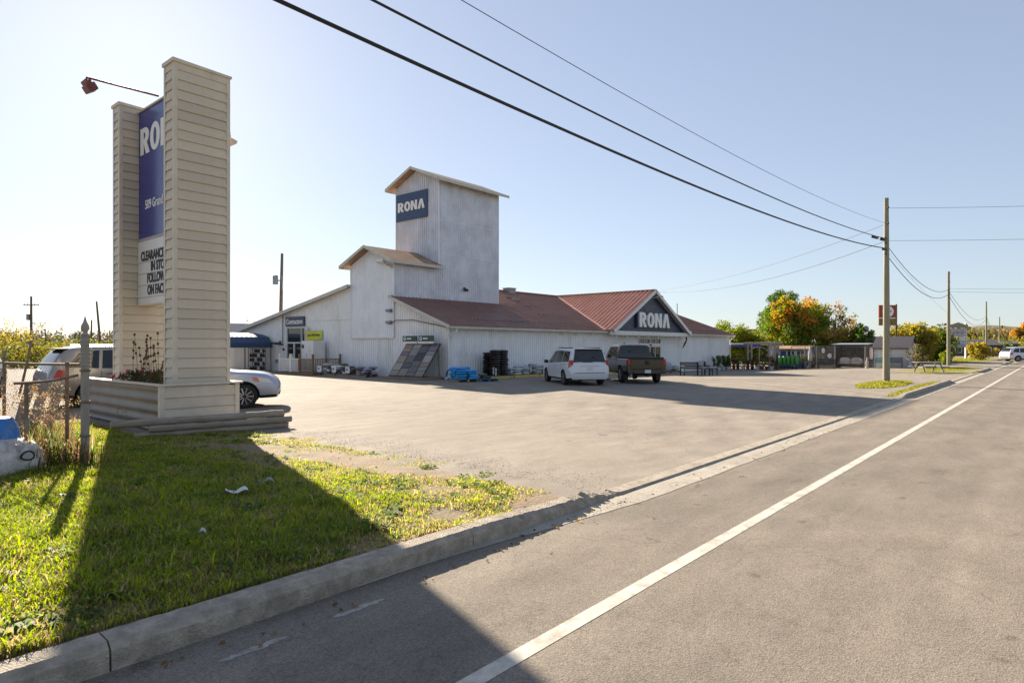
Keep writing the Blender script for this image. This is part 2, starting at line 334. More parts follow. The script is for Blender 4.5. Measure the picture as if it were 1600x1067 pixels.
# gutter and kerbs
KERB = bpy.data.objects.new('kerb', None); COL.objects.link(KERB); struct(KERB); KERB.location = (0, 4.15, 0)
def kerb_piece(x0, x1, h0, h1, y=4.15, w=.22, rough=.0, name='kerb_section', n=10, chip=0):
    mb = MB(off=(0, 4.15, 0)); rr = random.Random(int(x0 * 31)); P = []
    for i in range(n + 1):
        x = x0 + (x1 - x0) * i / n; h = h0 + (h1 - h0) * ss(0, 1, i / n) + (rr.uniform(-rough, rough)); e = chip * rr.uniform(0, 1)
        c = curve_y(x)
        P.append([(x, y + c - .005, -.06), (x, y + c + rr.uniform(-.3, .3) * rough, h - .045 - e), (x, y + c + .045 + e, h - .004 - e * .4), (x, y + c + w - .03, h + rr.uniform(-.5, .5) * rough), (x, y + c + w, h - .03), (x, y + c + w, -.06)])
    mb.grid(P); mb.add(P[0], [tuple(range(6))]); mb.add(P[-1], [tuple(range(5, -1, -1))])
    return mb.build(name, CONC, KERB, smooth=28)
jx = [-16.7, -13.7, -10.7, -7.7, -4.7, -1.7, 1.30, 4.30]
for a, b in zip(jx[:-1], jx[1:]): kerb_piece(a + .006, b - .006, .15, .15, rough=.0025, chip=.010, n=60)
kerb_piece(4.306, 6.0, .15, .115, rough=.006, n=44, chip=.03)
kerb_piece(6.004, 7.0, .115, .02, rough=.022, n=30, chip=.06)
for a in np.arange(7.0, 25.9, 3.15): kerb_piece(a + .006, a + 3.144, .022, .022, rough=.003, w=.28, chip=.004)
kerb_piece(25.91, 27.0, .022, .14); 
for a in np.arange(27.0, 38.9, 3.0): kerb_piece(a + .006, a + 2.994, .14, .14, rough=.004, chip=.01)
kerb_piece(39.01, 40.3, .14, .03)
for a in np.arange(40.3, 55, 5): kerb_piece(a + .006, a + 4.99, .03, .03, w=.26)
for a in (55.3, 58.3, 61.3): kerb_piece(a + .006, a + 2.99, .13, .13, rough=.004)
for a in (64.3, 69.3, 74.3): kerb_piece(a + .006, a + 4.99, .03, .03)
for a in (79.3, 82.3, 85.3): kerb_piece(a + .006, a + 2.99, .13, .13)
for a in (104, 110, 116, 122, 128, 134, 140, 146): kerb_piece(a + .006, a + 5.99, .13, .13)
mb = MB(); rr = random.Random(5); mb.grid([[(x, 4.14 - .34 * ss(3.0, 7.5, x) + curve_y(x) + rr.uniform(-.012, .012), -.016), (x, 4.148 + curve_y(x), -.008)] for x in np.arange(3.0, 100, .35)])
struct(mb.build('gutter', CONC2, fix=False))

# ------------------------------------------------------------------ the store
STEEL = mat('white_ribbed_steel', (.79, .795, .80), .45, .06, 1.2, spec=.45, stain=(.52, .50, .46), stain_amt=.6, stain_scale=1.1, streak=1)
GALV = mat('galvanised_steel', (.62, .64, .71), .45, .17, 1.1, metal=.12, spec=.5, stain=(.43, .44, .47), stain_amt=.8, stain_scale=.7, streak=1)
GALV2 = mat('galvanised_panel', (.72, .74, .79), .4, .08, 1.1, metal=.12, spec=.5, stain=(.52, .53, .58), stain_amt=.6, stain_scale=.7, streak=1)
TRIM = mat('cream_trim', (.56, .54, .48), .6, .08, 3, stain=(.3, .27, .22), stain_amt=.4, stain_scale=2)
WHITE = mat('white_paint', (.72, .71, .68), .5, .06, 3, stain=(.5, .47, .42), stain_amt=.4, stain_scale=2)
ROOF = mat('brown_red_roof', (.23, .115, .085), .42, .22, 1.2, spec=.5, stain=(.22, .12, .09), stain_amt=.6, stain_scale=.6, world_co=True)
ROOF2 = mat('red_ribbed_roof', (.50, .26, .19), .38, .15, 1.5, spec=.5, stain=(.62, .38, .29), stain_amt=.5, stain_scale=.9, world_co=True)
RUSTY = mat('rusty_roof', (.33, .2, .12), .6, .3, 1.2, stain=(.17, .1, .06), stain_amt=.7, stain_scale=1.1, world_co=True)
NAVY = mat('navy_panel', (.018, .026, .07), .4, .1, 2, spec=.5)
NAVY2 = mat('navy_sign', (.022, .05, .13), .35, .08, 2, spec=.5)
LETTER = mat('white_letter', (.78, .78, .76), .45, .03, 3)
DARK = mat('dark_metal', (.035, .035, .038), .5, .2, 6)
GREYM = mat('grey_metal', (.25, .25, .26), .45, .15, 6, metal=.4)
GLASS = glassmat('window_glass', (.025, .03, .032))
CONDUIT = mat('conduit', (.22, .19, .15), .6, .15, 4)

OS = (25, 26, 0)
ST = thing('hardware_store', 'long white ribbed steel store with brown roof, feed tower and navy gable over its entrance', 'store', OS)
EAVE, RIDGE_Y, RIDGE_Z, SL = 2.95, 35.0, 6.35, .3625
def zroof(y): return EAVE + .06 + (y - 25.6) * SL
X0, X1 = 25.0, 65.0
# walls
mb = MB(OS); corrugated(mb, (X0, 26), (46.25, 26), -.1, EAVE, .21, .036); mb.build('front_wall', STEEL, ST, fix=False)
mb = MB(OS); corrugated(mb, (50.05, 26), (X1, 26), -.55, EAVE, .21, .036); corrugated(mb, (46.25, 26), (50.05, 26), 2.5, EAVE, .21, .036); mb.build('front_wall', STEEL, ST, fix=False)
zl = lambda q: zroof(26 + q) - .12
mb = MB(OS); corrugated(mb, (X0, 30.8), (X0, 26), -.05, lambda q: zl(4.8 - q), .21, .036, face=-1); mb.build('end_wall', STEEL, ST, fix=False)
mb = MB(OS); corrugated(mb, (X0, 35.1), (X0, 30.8), -.05, 2.42, .21, .036, face=-1); mb.build('end_wall', STEEL, ST, fix=False)
BK0, BK1 = 5.72, 2.62
zb = lambda y: BK0 + (BK1 - BK0) * (y - 35.1) / (52.5 - 35.1)
mb = MB(OS)
DY0, DY1 = 40.55, 43.0      # contractors' door opening
corrugated(mb, (X0, 52), (X0, DY1), -.05, lambda q: zb(52 - q), .21, .036, face=-1)
corrugated(mb, (X0, DY1), (X0, DY0), 3.22, lambda q: zb(DY1 - q), .21, .036, face=-1)
corrugated(mb, (X0, DY0), (X0, 35.1), -.05, lambda q: zb(DY0 - q), .21, .036, face=-1)
mb.build('end_wall', STEEL, ST, fix=False)
mb = MB(OS); corrugated(mb, (X1, 26), (X1, 52), -.6, lambda q: (zroof(26 + q) - .12 if q < 9 else RIDGE_Z - .1 + (BK1 - RIDGE_Z) * (q - 9) / 17.5), .3, .022, face=1, breaks=(9,)); corrugated(mb, (X1, 52), (X0, 52), -.6, BK1, .4, .02); mb.build('back_wall', STEEL, ST, fix=False)
# seam flashing and trims on the end wall
mb = MB(OS); mb.box(24.955, 24.995, 35.2, 40.3, 3.62, 3.66); mb.build('seam_flashing', STEEL, ST)
mb = MB(OS); mb.box(24.93, 25.02, 25.93, 26.06, -.05, 2.9); mb.build('corner_trim', WHITE, ST)
mb = MB(OS); mb.box(64.93, 65.05, 25.92, 26.02, -.55, 2.9); mb.build('corner_trim', WHITE, ST)
# roofs: ribbed sheets with a thickness
def ribbed(name, P, Q, run0, run1, m, period=.3, rib=.03, th=.05, parent=None):
    """P->Q along the eave, run0/run1: vectors from eave point to the top at each end (functions of the fraction)"""
    mb = MB(OS); P = Vector(P); Q = Vector(Q); n = max(2, int((Q - P).length / period)); d = (Q - P).normalized(); rows = []; low = []
    for i in range(n + 1):
        f = i / n; a = P + (Q - P) * f
        u = run0(f) if callable(run0) else Vector(run0) + (Vector(run1) - Vector(run0)) * f
        nn = d.cross(u); nn = nn.normalized() if nn.length > 1e-6 else Vector((0, 0, 1))
        if nn.z < 0: nn = -nn
        for off, h in ((-.028, 0), (-.018, rib), (.018, rib), (.028, 0)):
            if (i == 0 and off < 0) or (i == n and off > 0): continue
            p = a + d * off + nn * h; rows.append([p, p + u])
        low.append([a - nn * th, a + u - nn * th])
    mb.grid(rows); mb.grid(low)
    mb.add([rows[0][0], low[0][0], low[-1][0], rows[-1][0]], [(0, 1, 2, 3)])
    mb.add([rows[0][0], rows[0][1], low[0][1], low[0][0]], [(0, 1, 2, 3)]); mb.add([rows[-1][0], rows[-1][1], low[-1][1], low[-1][0]], [(0, 1, 2, 3)])
    return mb.build(name, m, parent or ST, fix=False)
up = lambda y1: (0, y1 - 25.55, (y1 - 25.55) * SL)
ribbed('roof', (24.55, 25.55, EAVE + .05), (28.67, 25.55, EAVE + .05), up(30.86), up(30.86), ROOF)
ribbed('roof', (28.67, 25.55, EAVE + .05), (34.6, 25.55, EAVE + .05), up(30.86), up(30.86), ROOF)
ribbed('roof', (34.6, 25.55, EAVE + .05), (65.4, 25.55, EAVE + .05), up(RIDGE_Y), up(RIDGE_Y), ROOF)
mb = MB(OS); mb.prism([(34.6, 34.9, RIDGE_Z + .1), (34.6, 34.9, RIDGE_Z), (34.6, 52.5, BK1 + .1), (34.6, 52.5, BK1 + .2)], (30.8, 0, 0)); mb.build('rear_roof', ROOF, ST)
mb = MB(OS); mb.prism([(24.6, 35.1, BK0 + .02), (24.6, 52.7, BK1 - .02), (24.6, 52.7, BK1 + .1), (24.6, 35.1, BK0 + .14)], (10.0, 0, 0)); mb.build('rear_roof', TRIM, ST)
mb = MB(OS); mb.box(34.6, 65.4, 34.85, 35.15, RIDGE_Z + .07, RIDGE_Z + .14); mb.build('ridge_cap', ROOF, ST)
mb = MB(OS); mb.beam((24.57, 35.05, BK0 + .0), (24.57, 52.7, BK1 - .1), .05, .2); mb.build('rake_board', TRIM, ST)
mb = MB(OS); mb.beam((24.53, 25.5, EAVE - .02), (24.53, 30.78, EAVE + 5.28 * SL - .02), .045, .17); mb.build('rake_board', TRIM, ST)
mb = MB(OS); mb.beam((65.42, 25.5, EAVE - .02), (65.42, 35, EAVE + 9.5 * SL - .02), .045, .17); mb.build('rake_board', TRIM, ST)
# soffit, gutter, downspouts
for a, b in ((24.6, 40.9), (53.6, 65.4)):
    mb = MB(OS); mb.box(a, b, 25.6, 25.985, EAVE - .12, EAVE - .08); mb.build('soffit', TRIM, ST)
    mb = MB(OS); mb.prism([(a, 25.44, EAVE + .02), (a, 25.46, EAVE - .12), (a, 25.598, EAVE - .13), (a, 25.598, EAVE + .03)], (b - a, 0, 0)); mb.build('gutter', TRIM, ST)
mb = MB(OS); mb.tube([(25.1, 25.5, EAVE - .14), (25.1, 25.5, EAVE - .3), (24.86, 25.86, EAVE - .55), (24.84, 25.86, .3), (24.82, 25.84, .16), (24.3, 25.5, .07)], .055, 8); mb.build('downspout', WHITE, ST, smooth=True)
mb = MB(OS); mb.tube([(65.2, 25.5, EAVE - .14), (65.1, 25.85, EAVE - .5), (65.1, 25.85, -.4)], .05, 8); mb.build('downspout', WHITE, ST, smooth=True)
# snow guards on the roof: rails on short posts
def guard(xa, xb, y):
    z = zroof(y) + .02; mb = MB(OS); mb.tube([(xa, y, z + .09), (xb, y, z + .09)], .018, 6)
    for x in np.arange(xa + .1, xb, .6): mb.obox((x, y, z + .045), (.05, .10, .1), (0, 0, 0))
    mb.build('snow_guard', GREYM, ST)
guard(27.5, 40.3, 26.75); guard(34.9, 38.6, 30.6); guard(36.5, 40.0, 28.7); guard(54.4, 64.6, 26.9)
for (x, y, w, h) in ((40.3, 34.7, .8, .32), (38.2, 32.6, .9, .12)):
    mb = MB(OS); z = zroof(y); mb.box(x - w / 2, x + w / 2, y - .35, y + .35, z - .15, z + h); mb.box(x - w / 2 - .06, x + w / 2 + .06, y - .41, y + .41, z + h, z + h + .05); mb.build('roof_vent', GREYM, ST)
for (x, y, h, r_) in ((60.6, 31.2, .55, .07), (60.0, 29.3, 1.7, .035)):
    mb = MB(OS); mb.lathe([(r_, zroof(y) - .1), (r_, zroof(y) + h), (r_ * 1.5, zroof(y) + h), (r_ * 1.5, zroof(y) + h + .08)], (x, y, 0), 8); mb.build('vent_pipe', DARK, ST)
# porch gable
PX, PW, PY, PZ = 47.25, 6.45, 25.0, 6.42
EZ = 3.02
ribbed('porch_roof', (PX - PW, PY - .05, EZ), (PX - PW, 35.0, EZ), lambda f: Vector((PW * (1 - max(0, (f * 10 - .55) / 9.45)) + .0, 0, (PZ - EZ) * (1 - max(0, (f * 10 - .55) / 9.45)))) if False else Vector((PW, 0, PZ - EZ)), None, ROOF2, period=.4, rib=.085, th=.05)
ribbed('porch_roof', (PX + PW, 35.0, EZ), (PX + PW, PY - .05, EZ), lambda f: Vector((-PW, 0, PZ - EZ)), None, ROOF2, period=.4, rib=.085, th=.05)
mb = MB(OS); mb.box(PX - .16, PX + .16, PY - .06, 35.0, PZ + .01, PZ + .07); mb.build('ridge_cap', ROOF2, ST)
mb = MB(OS)   # valley flashing, follows the meeting line of the two roofs
for sgn in (-1, 1):
    mb.beam((PX + sgn * PW, 25.62, EZ + .06), (PX, RIDGE_Y - .1, PZ + .05), .26, .03)
mb.build('valley_flashing', mat('valley', (.42, .2, .15), .45, .1, 2), ST)
mb = MB(OS); mb.prism([(PX - PW + .35, PY + .32, EZ + .02), (PX + PW - .35, PY + .32, EZ + .02), (PX, PY + .32, PZ - .25)], (0, .08, 0)); mb.build('gable_panel', NAVY, ST)
for sgn in (-1, 1):
    mb = MB(OS); a = Vector((PX + sgn * (PW + .02), PY - .09, EZ - .1)); b = Vector((PX, PY - .09, PZ - .08)); mb.beam(a, b, .05, .26); mb.build('rake_board', WHITE, ST)
    mb = MB(OS); a = Vector((PX + sgn * (PW - .1), PY + .13, EZ - .1)); b = Vector((PX, PY + .13, PZ - .16)); mb.beam(a, b, .38, .025); mb.build('rake_soffit', TRIM, ST)
mb = MB(OS); mb.box(PX - PW + .02, PX + PW - .02, PY + .10, PY + .30, EZ - .32, EZ + .0); mb.build('fascia_beam', WHITE, ST)
mb = MB(OS); mb.box(PX - PW + .02, PX + PW - .02, PY + .302, 25.99, EZ - .2, EZ - .14); mb.build('porch_soffit', TRIM, ST)
mb = MB(OS); mb.box(44.55, 50.2, PY + .18, PY + .318, 3.3, 4.62); sg = mb.build('sign_backing', NAVY, ST)
sign_letters(ST, (PX + .1 - 25, PY + .10 - 26, 3.38), M_SOUTH, 1.16, LETTER, .12, 1.42)
mb = MB(OS); mb.tube([(PX, PY + .3, 5.75), (PX + .3, PY - .35, 5.95)], .03, 6); mb.obox((PX + .34, PY - .42, 5.9), (.42, .18, .12), (.5, 0, .3)); mb.build('sign_lamp', WHITE, ST)
mb = MB(OS); mb.tube([(PX - 1.3, PY + .3, 4.75), (PX - .6, PY - .3, 5.1)], .025, 6); mb.build('lamp_arm', GREYM, ST)
for x in list(np.arange(35.5, 40.6, 1.75)) + list(np.arange(41.6, 53, 1.65)):     # small lamps under the eave
    mb = MB(OS); y = 25.75 if x < 40.9 else 25.25; z = EAVE - .13 if x < 40.9 else EZ - .33; mb.lathe([(.03, z), (.06, z - .05), (.09, z - .16), (.05, z - .2)], (x, y, 0), 8); mb.build('eave_lamp', WHITE, ST)
mb = MB(OS); mb.obox((53.8, 25.1, 2.98), (.5, .35, .45), (0, 0, .3)); mb.build('gutter_box', WHITE, ST)
mb = MB(OS); mb.tube([(53.7, 25.35, 2.85), (53.65, 25.3, 2.4), (53.75, 25.5, 2.1), (53.55, 25.6, 1.7)], [.1, .06, .09, .04], 8); mb.build('cable_bundle', DARK, ST)
# entrance
mb = MB(OS)
for x in (46.25, 48.12, 50.0): mb.box(x - .05, x + .05, 25.93, 26.05, -.3, 2.5)
for z in (-.3, 1.82, 2.02, 2.45): mb.box(46.3, 49.95, 25.94, 26.04, z, z + .07)
mb.box(46.3, 49.95, 25.9, 25.935, 1.80, 2.1)
for x in (47.2, 49.05): mb.box(x - .035, x + .035, 25.95, 26.04, -.25, 2.45)
mb.build('entrance_frame', WHITE, ST)
for x in (46.3, 47.25, 48.17, 49.1):
    mb = MB(OS); mb.box(x + .02, x + .85, 26.0, 26.02, -.2, 1.82); mb.build('door_pane', GLASS, ST); mb = MB(OS); mb.box(x + .02, x + .85, 26.0, 26.02, 2.09, 2.45); mb.build('transom_pane', GLASS, ST)
mb = MB(OS); mb.obox((48.15, 25.87, 1.95), (.3, .05, .12)); mb.build('door_sensor', DARK, ST)
mb = MB(OS); mb.box(46.2, 50.1, 26.06, 28.5, -.3, 2.6); mb.build('entrance_lobby', mat('lobby', (.12, .11, .1), .8, .2, 2), ST)
# tower and its front bin
TX0, TX1, TY0, TY1, TZ = 28.67, 34.6, 30.8, 35.05, 12.85
mb = MB(OS); corrugated(mb, (TX0, TY0), (TX1, TY0), 3.9, 7.9, .21, .036); corrugated(mb, (TX1, TY0), (TX1, TY1), 3.9, TZ, .21, .036); corrugated(mb, (TX1, TY1), (TX0, TY1), 3.9, TZ, .21, .036); mb.build('tower_wall', GALV, ST, fix=False)
mb = MB(OS); corrugated(mb, (TX0, TY0 - .006), (TX1, TY0 - .006), 7.9, TZ, .21, .036); mb.build('tower_wall', GALV, ST, fix=False)
TPK = 13.75
pk = lambda y: TZ + (TPK - TZ) * (1 - abs(y - (TY0 + TY1) / 2) / ((TY1 - TY0) / 2)) - .04
mb = MB(OS); corrugated(mb, (TX0, TY1), (TX0, TY0), 6.3, lambda q: pk(TY1 - q), .21, .036, face=-1, breaks=(2.125,)); mb.build('tower_gable', GALV, ST, fix=False); mb = MB(OS); corrugated(mb, (TX1, TY0), (TX1, TY1), TZ, lambda q: pk(TY0 + q), .21, .036, breaks=(2.125,)); mb.build('tower_gable', GALV, ST, fix=False)
BY0, BY1, BZ, BPK = 30.8, 35.1, 7.15, 8.05
bpk = lambda y: BZ + (BPK - BZ) * (1 - abs(y - 32.95) / 2.15) - .04
mb = MB(OS); corrugated(mb, (24.93, BY1), (24.93, BY0), 2.42, lambda q: bpk(BY1 - q), .19, .02, face=-1, breaks=(2.15,)); mb.build('bin_front', GALV2, ST, fix=False)
mb = MB(OS); corrugated(mb, (24.93, BY0 - .004), (TX0, BY0 - .004), lambda q: 4.7 - .03, BZ, .21, .036); mb.build('bin_side', GALV, ST, fix=False); mb = MB(OS); corrugated(mb, (TX0, BY1), (24.93, BY1), 4.5, BZ, .21, .036); mb.build('bin_side', GALV, ST, fix=False)
mb = MB(OS); mb.box(24.89, 24.99, BY0 - .05, BY1 + .05, 2.34, 2.418); mb.build('drip_flashing', WHITE, ST)
for y in (BY0 - .02, BY1 + .02):
    mb = MB(OS); mb.box(24.9, 24.98, y - .05, y + .05, 2.42, BZ - .05); mb.build('corner_trim', GALV2, ST)
for y in (TY0 - .02, TY1 + .02):
    mb = MB(OS); mb.box(TX0 - .05, TX0 + .05, y - .04, y + .04, 7.2, TZ - .04); mb.build('corner_trim', GALV2, ST)
for z, m_ in ((10.1, GALV2), (7.88, GALV2)):
    mb = MB(OS); mb.box(TX0 + .03, TX1, TY0 - .034, TY0 - .012, z, z + .05); mb.build('seam_flashing', m_, ST)
def gable_roof(xa, xb, y0, y1, ze, zp, ov, m, name):
    yc = (y0 + y1) / 2; s_ = (zp - ze) / (yc - y0); ze2 = ze - ov * s_
    for sg in (-1, 1):
        ye = y0 - ov if sg < 0 else y1 + ov
        mb = MB(OS); mb.prism([(xa, ye, ze2), (xa, yc, zp), (xa, yc, zp + .09), (xa, ye, ze2 + .09)], (xb - xa, 0, 0)); mb.build(name, m, ST)
        mb = MB(OS); mb.prism([(xa - .035, ye, ze2 - .06), (xa - .035, yc, zp - .06), (xa - .035, yc, zp + .12), (xa - .035, ye, ze2 + .12)], (.033, 0, 0)); mb.build('rake_board', TRIM, ST)
        mb = MB(OS); e = -.03 if sg < 0 else .002; mb.box(xa, xb, ye + e, ye + e + .028, ze2 - .08, ze2 + .1); mb.build('eave_board', TRIM, ST)
gable_roof(28.1, 35.1, TY0, TY1, TZ, TPK, .55, RUSTY, 'tower_roof')
gable_roof(24.35, 28.7, BY0, BY1, BZ, BPK, .5, RUSTY, 'bin_roof')
mb = MB(OS); mb.box(TX0 - .09, TX0 - .03, 31.82, 35.0, 10.45, 12.28); mb.build('tower_sign', NAVY2, ST)
sign_letters(ST, (TX0 - .10 - 25, 33.4 - 26, 11.06), M_WEST, .64, LETTER, .04, 1.38)
# lights, conduits
for (x, y, z, rx) in ((31.0, 30.65, 5.75, 0),):
    mb = MB(OS); mb.obox((x, y + .08, z), (.14, .1, .2)); mb.obox((x, y - .06, z - .08), (.3, .2, .14), (.5, 0, 0)); mb.build('wall_lamp', DARK, ST)
mb = MB(OS); mb.tube([(24.5, 30.95, 6.95), (24.85, 30.95, 6.75)], .05, 8); mb.obox((24.35, 31.25, 6.98), (.3, .5, .2), (0, .4, .2)); mb.obox((24.75, 31.05, 6.75), (.2, .8, .06), (.4, 0, 0)); mb.build('flood_lamp', WHITE, ST)
for z in (4.02, 3.3):
    mb = MB(OS); mb.obox((24.78, 31.05, z), (.2, .42, .13), (0, .3, 0)); mb.obox((24.9, 31.0, z), (.1, .14, .2)); mb.build('flood_lamp', GREYM, ST)
mb = MB(OS); mb.tube([(24.86, 31.2, 3.24), (24.86, 30.95, 3.2), (24.9, 30.6, 3.42), (24.93, 29, 3.4), (24.93, 26.2, 3.05 - .12)], .028, 6); mb.build('conduit', CONDUIT, ST)
mb = MB(OS); mb.tube([(25.0, 25.4, 2.62), (24.8, 25.35, 2.5)], .03, 6); mb.lathe([(.03, 2.5), (.14, 2.4), (.15, 2.36), (.02, 2.36)], (24.8, 25.35, 0), 10); mb.build('barn_lamp', TRIM, ST)
# contractors' door
mb = MB(OS)
for y in (DY0, 41.02, 41.06, DY1): mb.box(24.92, 25.06, y - .05, y + .05, -.02, 3.22)
mb.box(24.92, 25.06, 41.95, 42.07, 0, 2.1)
for z in (-.02, 2.05, 3.15): mb.box(24.925, 25.055, DY0, DY1, z, z + .1)
mb.build('door_frame', WHITE, ST)
for (a, b, z0, z1) in ((DY0 + .05, 40.97, .08, 2.05), (41.11, 41.95, .2, 2.05), (42.07, 42.95, .2, 2.05), (DY0 + .05, 40.97, 2.15, 3.15), (41.11, 42.95, 2.15, 3.15)):
    mb = MB(OS); mb.box(24.99, 25.01, a, b, z0, z1); mb.build('door_pane', GLASS, ST)
mb = MB(OS); mb.box(25.02, 25.06, 41.2, 42.9, 2.5, 2.95); mb.build('window_blind', mat('kraft', (.4, .27, .16), .8, .15, 3), ST)
mb = MB(OS); mb.box(25.07, 27, DY0, DY1, 0, 3.2); mb.build('door_lobby', MATS['lobby'], ST)
mb = MB(OS); mb.box(24.984, 24.988, 42.15, 42.85, .95, 1.12); mb.build('door_notice', mat('notice_yellow', (.45, .5, .03), .6, .1, 3), ST)
mb = MB(OS); mb.box(24.86, 24.93, 40.6, 43.05, 3.28, 3.98); mb.build('door_sign', NAVY, ST)
put('door_sign_lettering', text_mesh('door_sign_lettering', 'Contractors', .50, LETTER, .012, .012, xs=.86), ST, (24.852 - 25, 41.83 - 26, 3.61), M_WEST)
mb = MB(OS); mb.obox((24.7, 43.95, 2.05), (.55, .85, .08), (0, .25, 0)); mb.box(24.9, 24.98, 43.9, 44.0, 1.95, 2.25); mb.build('shade_lamp', DARK, ST)
mb = MB(OS); mb.tube([(24.95, 43.6, 2.1), (24.95, 43.6, 4.1)], .03, 6); mb.build('conduit', CONDUIT, ST)
mb = MB(OS); mb.obox((24.93, 43.45, 1.62), (.08, .14, .16)); mb.build('junction_box', DARK, ST)
mb = MB(OS); mb.obox((24.9, 44.4, .75), (.12, .18, .24)); mb.build('junction_box', GREYM, ST)
mb = MB(OS); mb.lathe([(.05, 2.95), (.12, 3.0), (.1, 3.2), (.03, 3.25)], (24.82, 40.1, 0), 10); mb.box(24.85, 24.97, 40.05, 40.15, 2.75, 3.02); mb.build('globe_lamp', WHITE, ST)
# ------------------------------------------------------------------ roadside sign: two clad pillars, sign box, planter
VINYL = mat('beige_vinyl_siding', (.585, .51, .395), .5, .09, 2.5, spec=.4, rnd=.08, stain=(.5, .42, .31), stain_amt=.5, stain_scale=3.0)
VTRIM = mat('beige_trim', (.62, .55, .44), .5, .08, 3, stain=(.36, .32, .25), stain_amt=.35, stain_scale=4)
SIGNBLUE = mat('sign_blue', (.035, .04, .22), .22, .05, 1, spec=.5)
SIGNWHITE = mat('sign_white', (.66, .65, .62), .3, .04, 2)
SIGNBLACK = mat('sign_black', (.03, .03, .035), .6, .1, 4)
PX0, PX1 = 5.85, 7.11
def pillar(y0, y1, ztop, label, dx=0):
    W = PX1 - PX0; D = y1 - y0; T = thing('sign_pillar', label, 'pillar', ((PX0 + PX1) / 2 + dx, (y0 + y1) / 2, 0)); hw, hd = W / 2, D / 2
    mb = MB(); mb.box(-hw + .03, hw - .03, -hd + .03, hd - .03, 0, ztop - .08); mb.build('core', mat('siding_shadow_core', (.10, .085, .06), .9, .1, 3), T)  # dark brown paints in the channel shadow seen at the side board ends
    bh = .2195
    def board(length, axis):
        mb = MB(); l = length / 2    # clapboard: foot stands proud, head tucks under the next one
        prof = [(.0, 0), (-.034, .004), (-.032, .03), (-.006, bh - .004), (0, bh - .004)]
        mb.prism([(-l, y, z) for y, z in prof], (length, 0, 0)); return mb.mesh('siding_board', VINYL)
    mf = board(W - .175, 0); ms = board(D - .20, 0); k = 0; z = .05
    while z + bh < ztop - .06:
        for me, p, a in ((mf, (0, -hd + .03, z), 0), (ms, (-hw + .03, 0, z), -pi / 2), (mf, (0, hd - .03, z), pi), (ms, (hw - .03, 0, z), pi / 2)):
            o = link('siding_board', me, T, p); o.rotation_euler = (0, 0, a)
        z += bh
    mb = MB(); mb.box(-hw + .005, hw - .005, -hd + .005, hd - .005, z - .002, ztop - .052); mb.build('frieze', VTRIM, T)
    for sx in (-1, 1):
        for sy in (-1, 1):
            mb = MB(); x = sx * hw; y = sy * hd; mb.prism([(x, y, 0.02), (x - sx * .085, y, .02), (x - sx * .085, y - sy * .02, .02), (x - sx * .02, y - sy * .02, .02), (x - sx * .02, y - sy * .085, .02), (x, y - sy * .085, .02)], (0, 0, ztop - .06)); mb.build('corner_post', VTRIM, T)
    mb = MB(); mb.prism([(-hw - .03, -hd - .03, ztop - .05), (hw + .03, -hd - .03, ztop - .05), (hw + .03, -hd - .03, ztop - .0), (-hw - .03, -hd - .03, ztop + .03)], (0, D + .06, 0)); mb.build('cap', VTRIM, T)
    return T
pillar(14.75, 15.29, 8.15, 'beige siding-clad sign pillar beside the road kerb, hiding part of the sign')
pillar(18.5, 18.98, 8.15, 'beige siding-clad sign pillar at the end of the sign farther from the road', .15)
SO = (6.45, 16.9, 2.95)
SB = thing('roadside_sign', 'blue and white pylon sign box with clearance letters hung between two siding pillars', 'sign', SO)
mb = MB(SO); mb.box(6.46, 6.72, 15.3, 18.49, 4.66, 7.98); mb.build('blue_panel', SIGNBLUE, SB)
mb = MB(SO); mb.box(6.44, 6.74, 15.3, 18.49, 4.575, 4.657); mb.build('divider', mat('sign_frame', (.35, .3, .33), .45, .1, 3), SB)
mb = MB(SO); mb.box(6.44, 6.74, 15.3, 18.49, 2.95, 4.573); mb.build('letter_board', SIGNWHITE, SB)
for z in (3.14, 3.45, 3.75, 4.05):
    mb = MB(SO); mb.box(6.427, 6.439, 15.32, 18.45, z - .03, z - .018); mb.build('letter_track', MATS['sign_frame'], SB)
for z in (2.93, 8.0):
    mb = MB(SO); mb.box(6.42, 6.76, 15.3, 18.5, z - .02, z + .02); mb.build('frame_rail', VTRIM, SB)
def wl_text(s, y, z, size, m, bold, xs, mirror=False):
    me = text_mesh('sign_lettering', s, size, m, .01, bold, 'LEFT', xs); put('sign_lettering', me, SB, Vector((6.434 if m is SIGNBLACK else 6.454, y, z)) - Vector(SO), M_WEST)
x = 18.36
for c in 'RONA':
    sp, adv = GLYPH[c]; me = curve_mesh('sign_letter', [[(p[0] * .69 * 1.24, p[1] * .69) for p in s_] for s_ in sp], .01, LETTER); put('sign_letter', me, SB, Vector((6.454, x, 6.84)) - Vector(SO), M_WEST); x -= adv * .69 * 1.24
wl_text('509 Grand Road', 18.04, 5.50, .33, LETTER, .003, .80)
wl_text('CLEARANCE', 18.27, 4.17, .33, SIGNBLACK, .012, .80)
wl_text('IN STORE', 17.62, 3.88, .33, SIGNBLACK, .012, .80)
wl_text('FOLLOW US', 17.86, 3.585, .33, SIGNBLACK, .012, .80)
wl_text('ON FACEBOOK', 17.84, 3.28, .33, SIGNBLACK, .012, .80)
REDBR = mat('lamp_red_brown', (.17, .05, .05), .5, .15, 4)
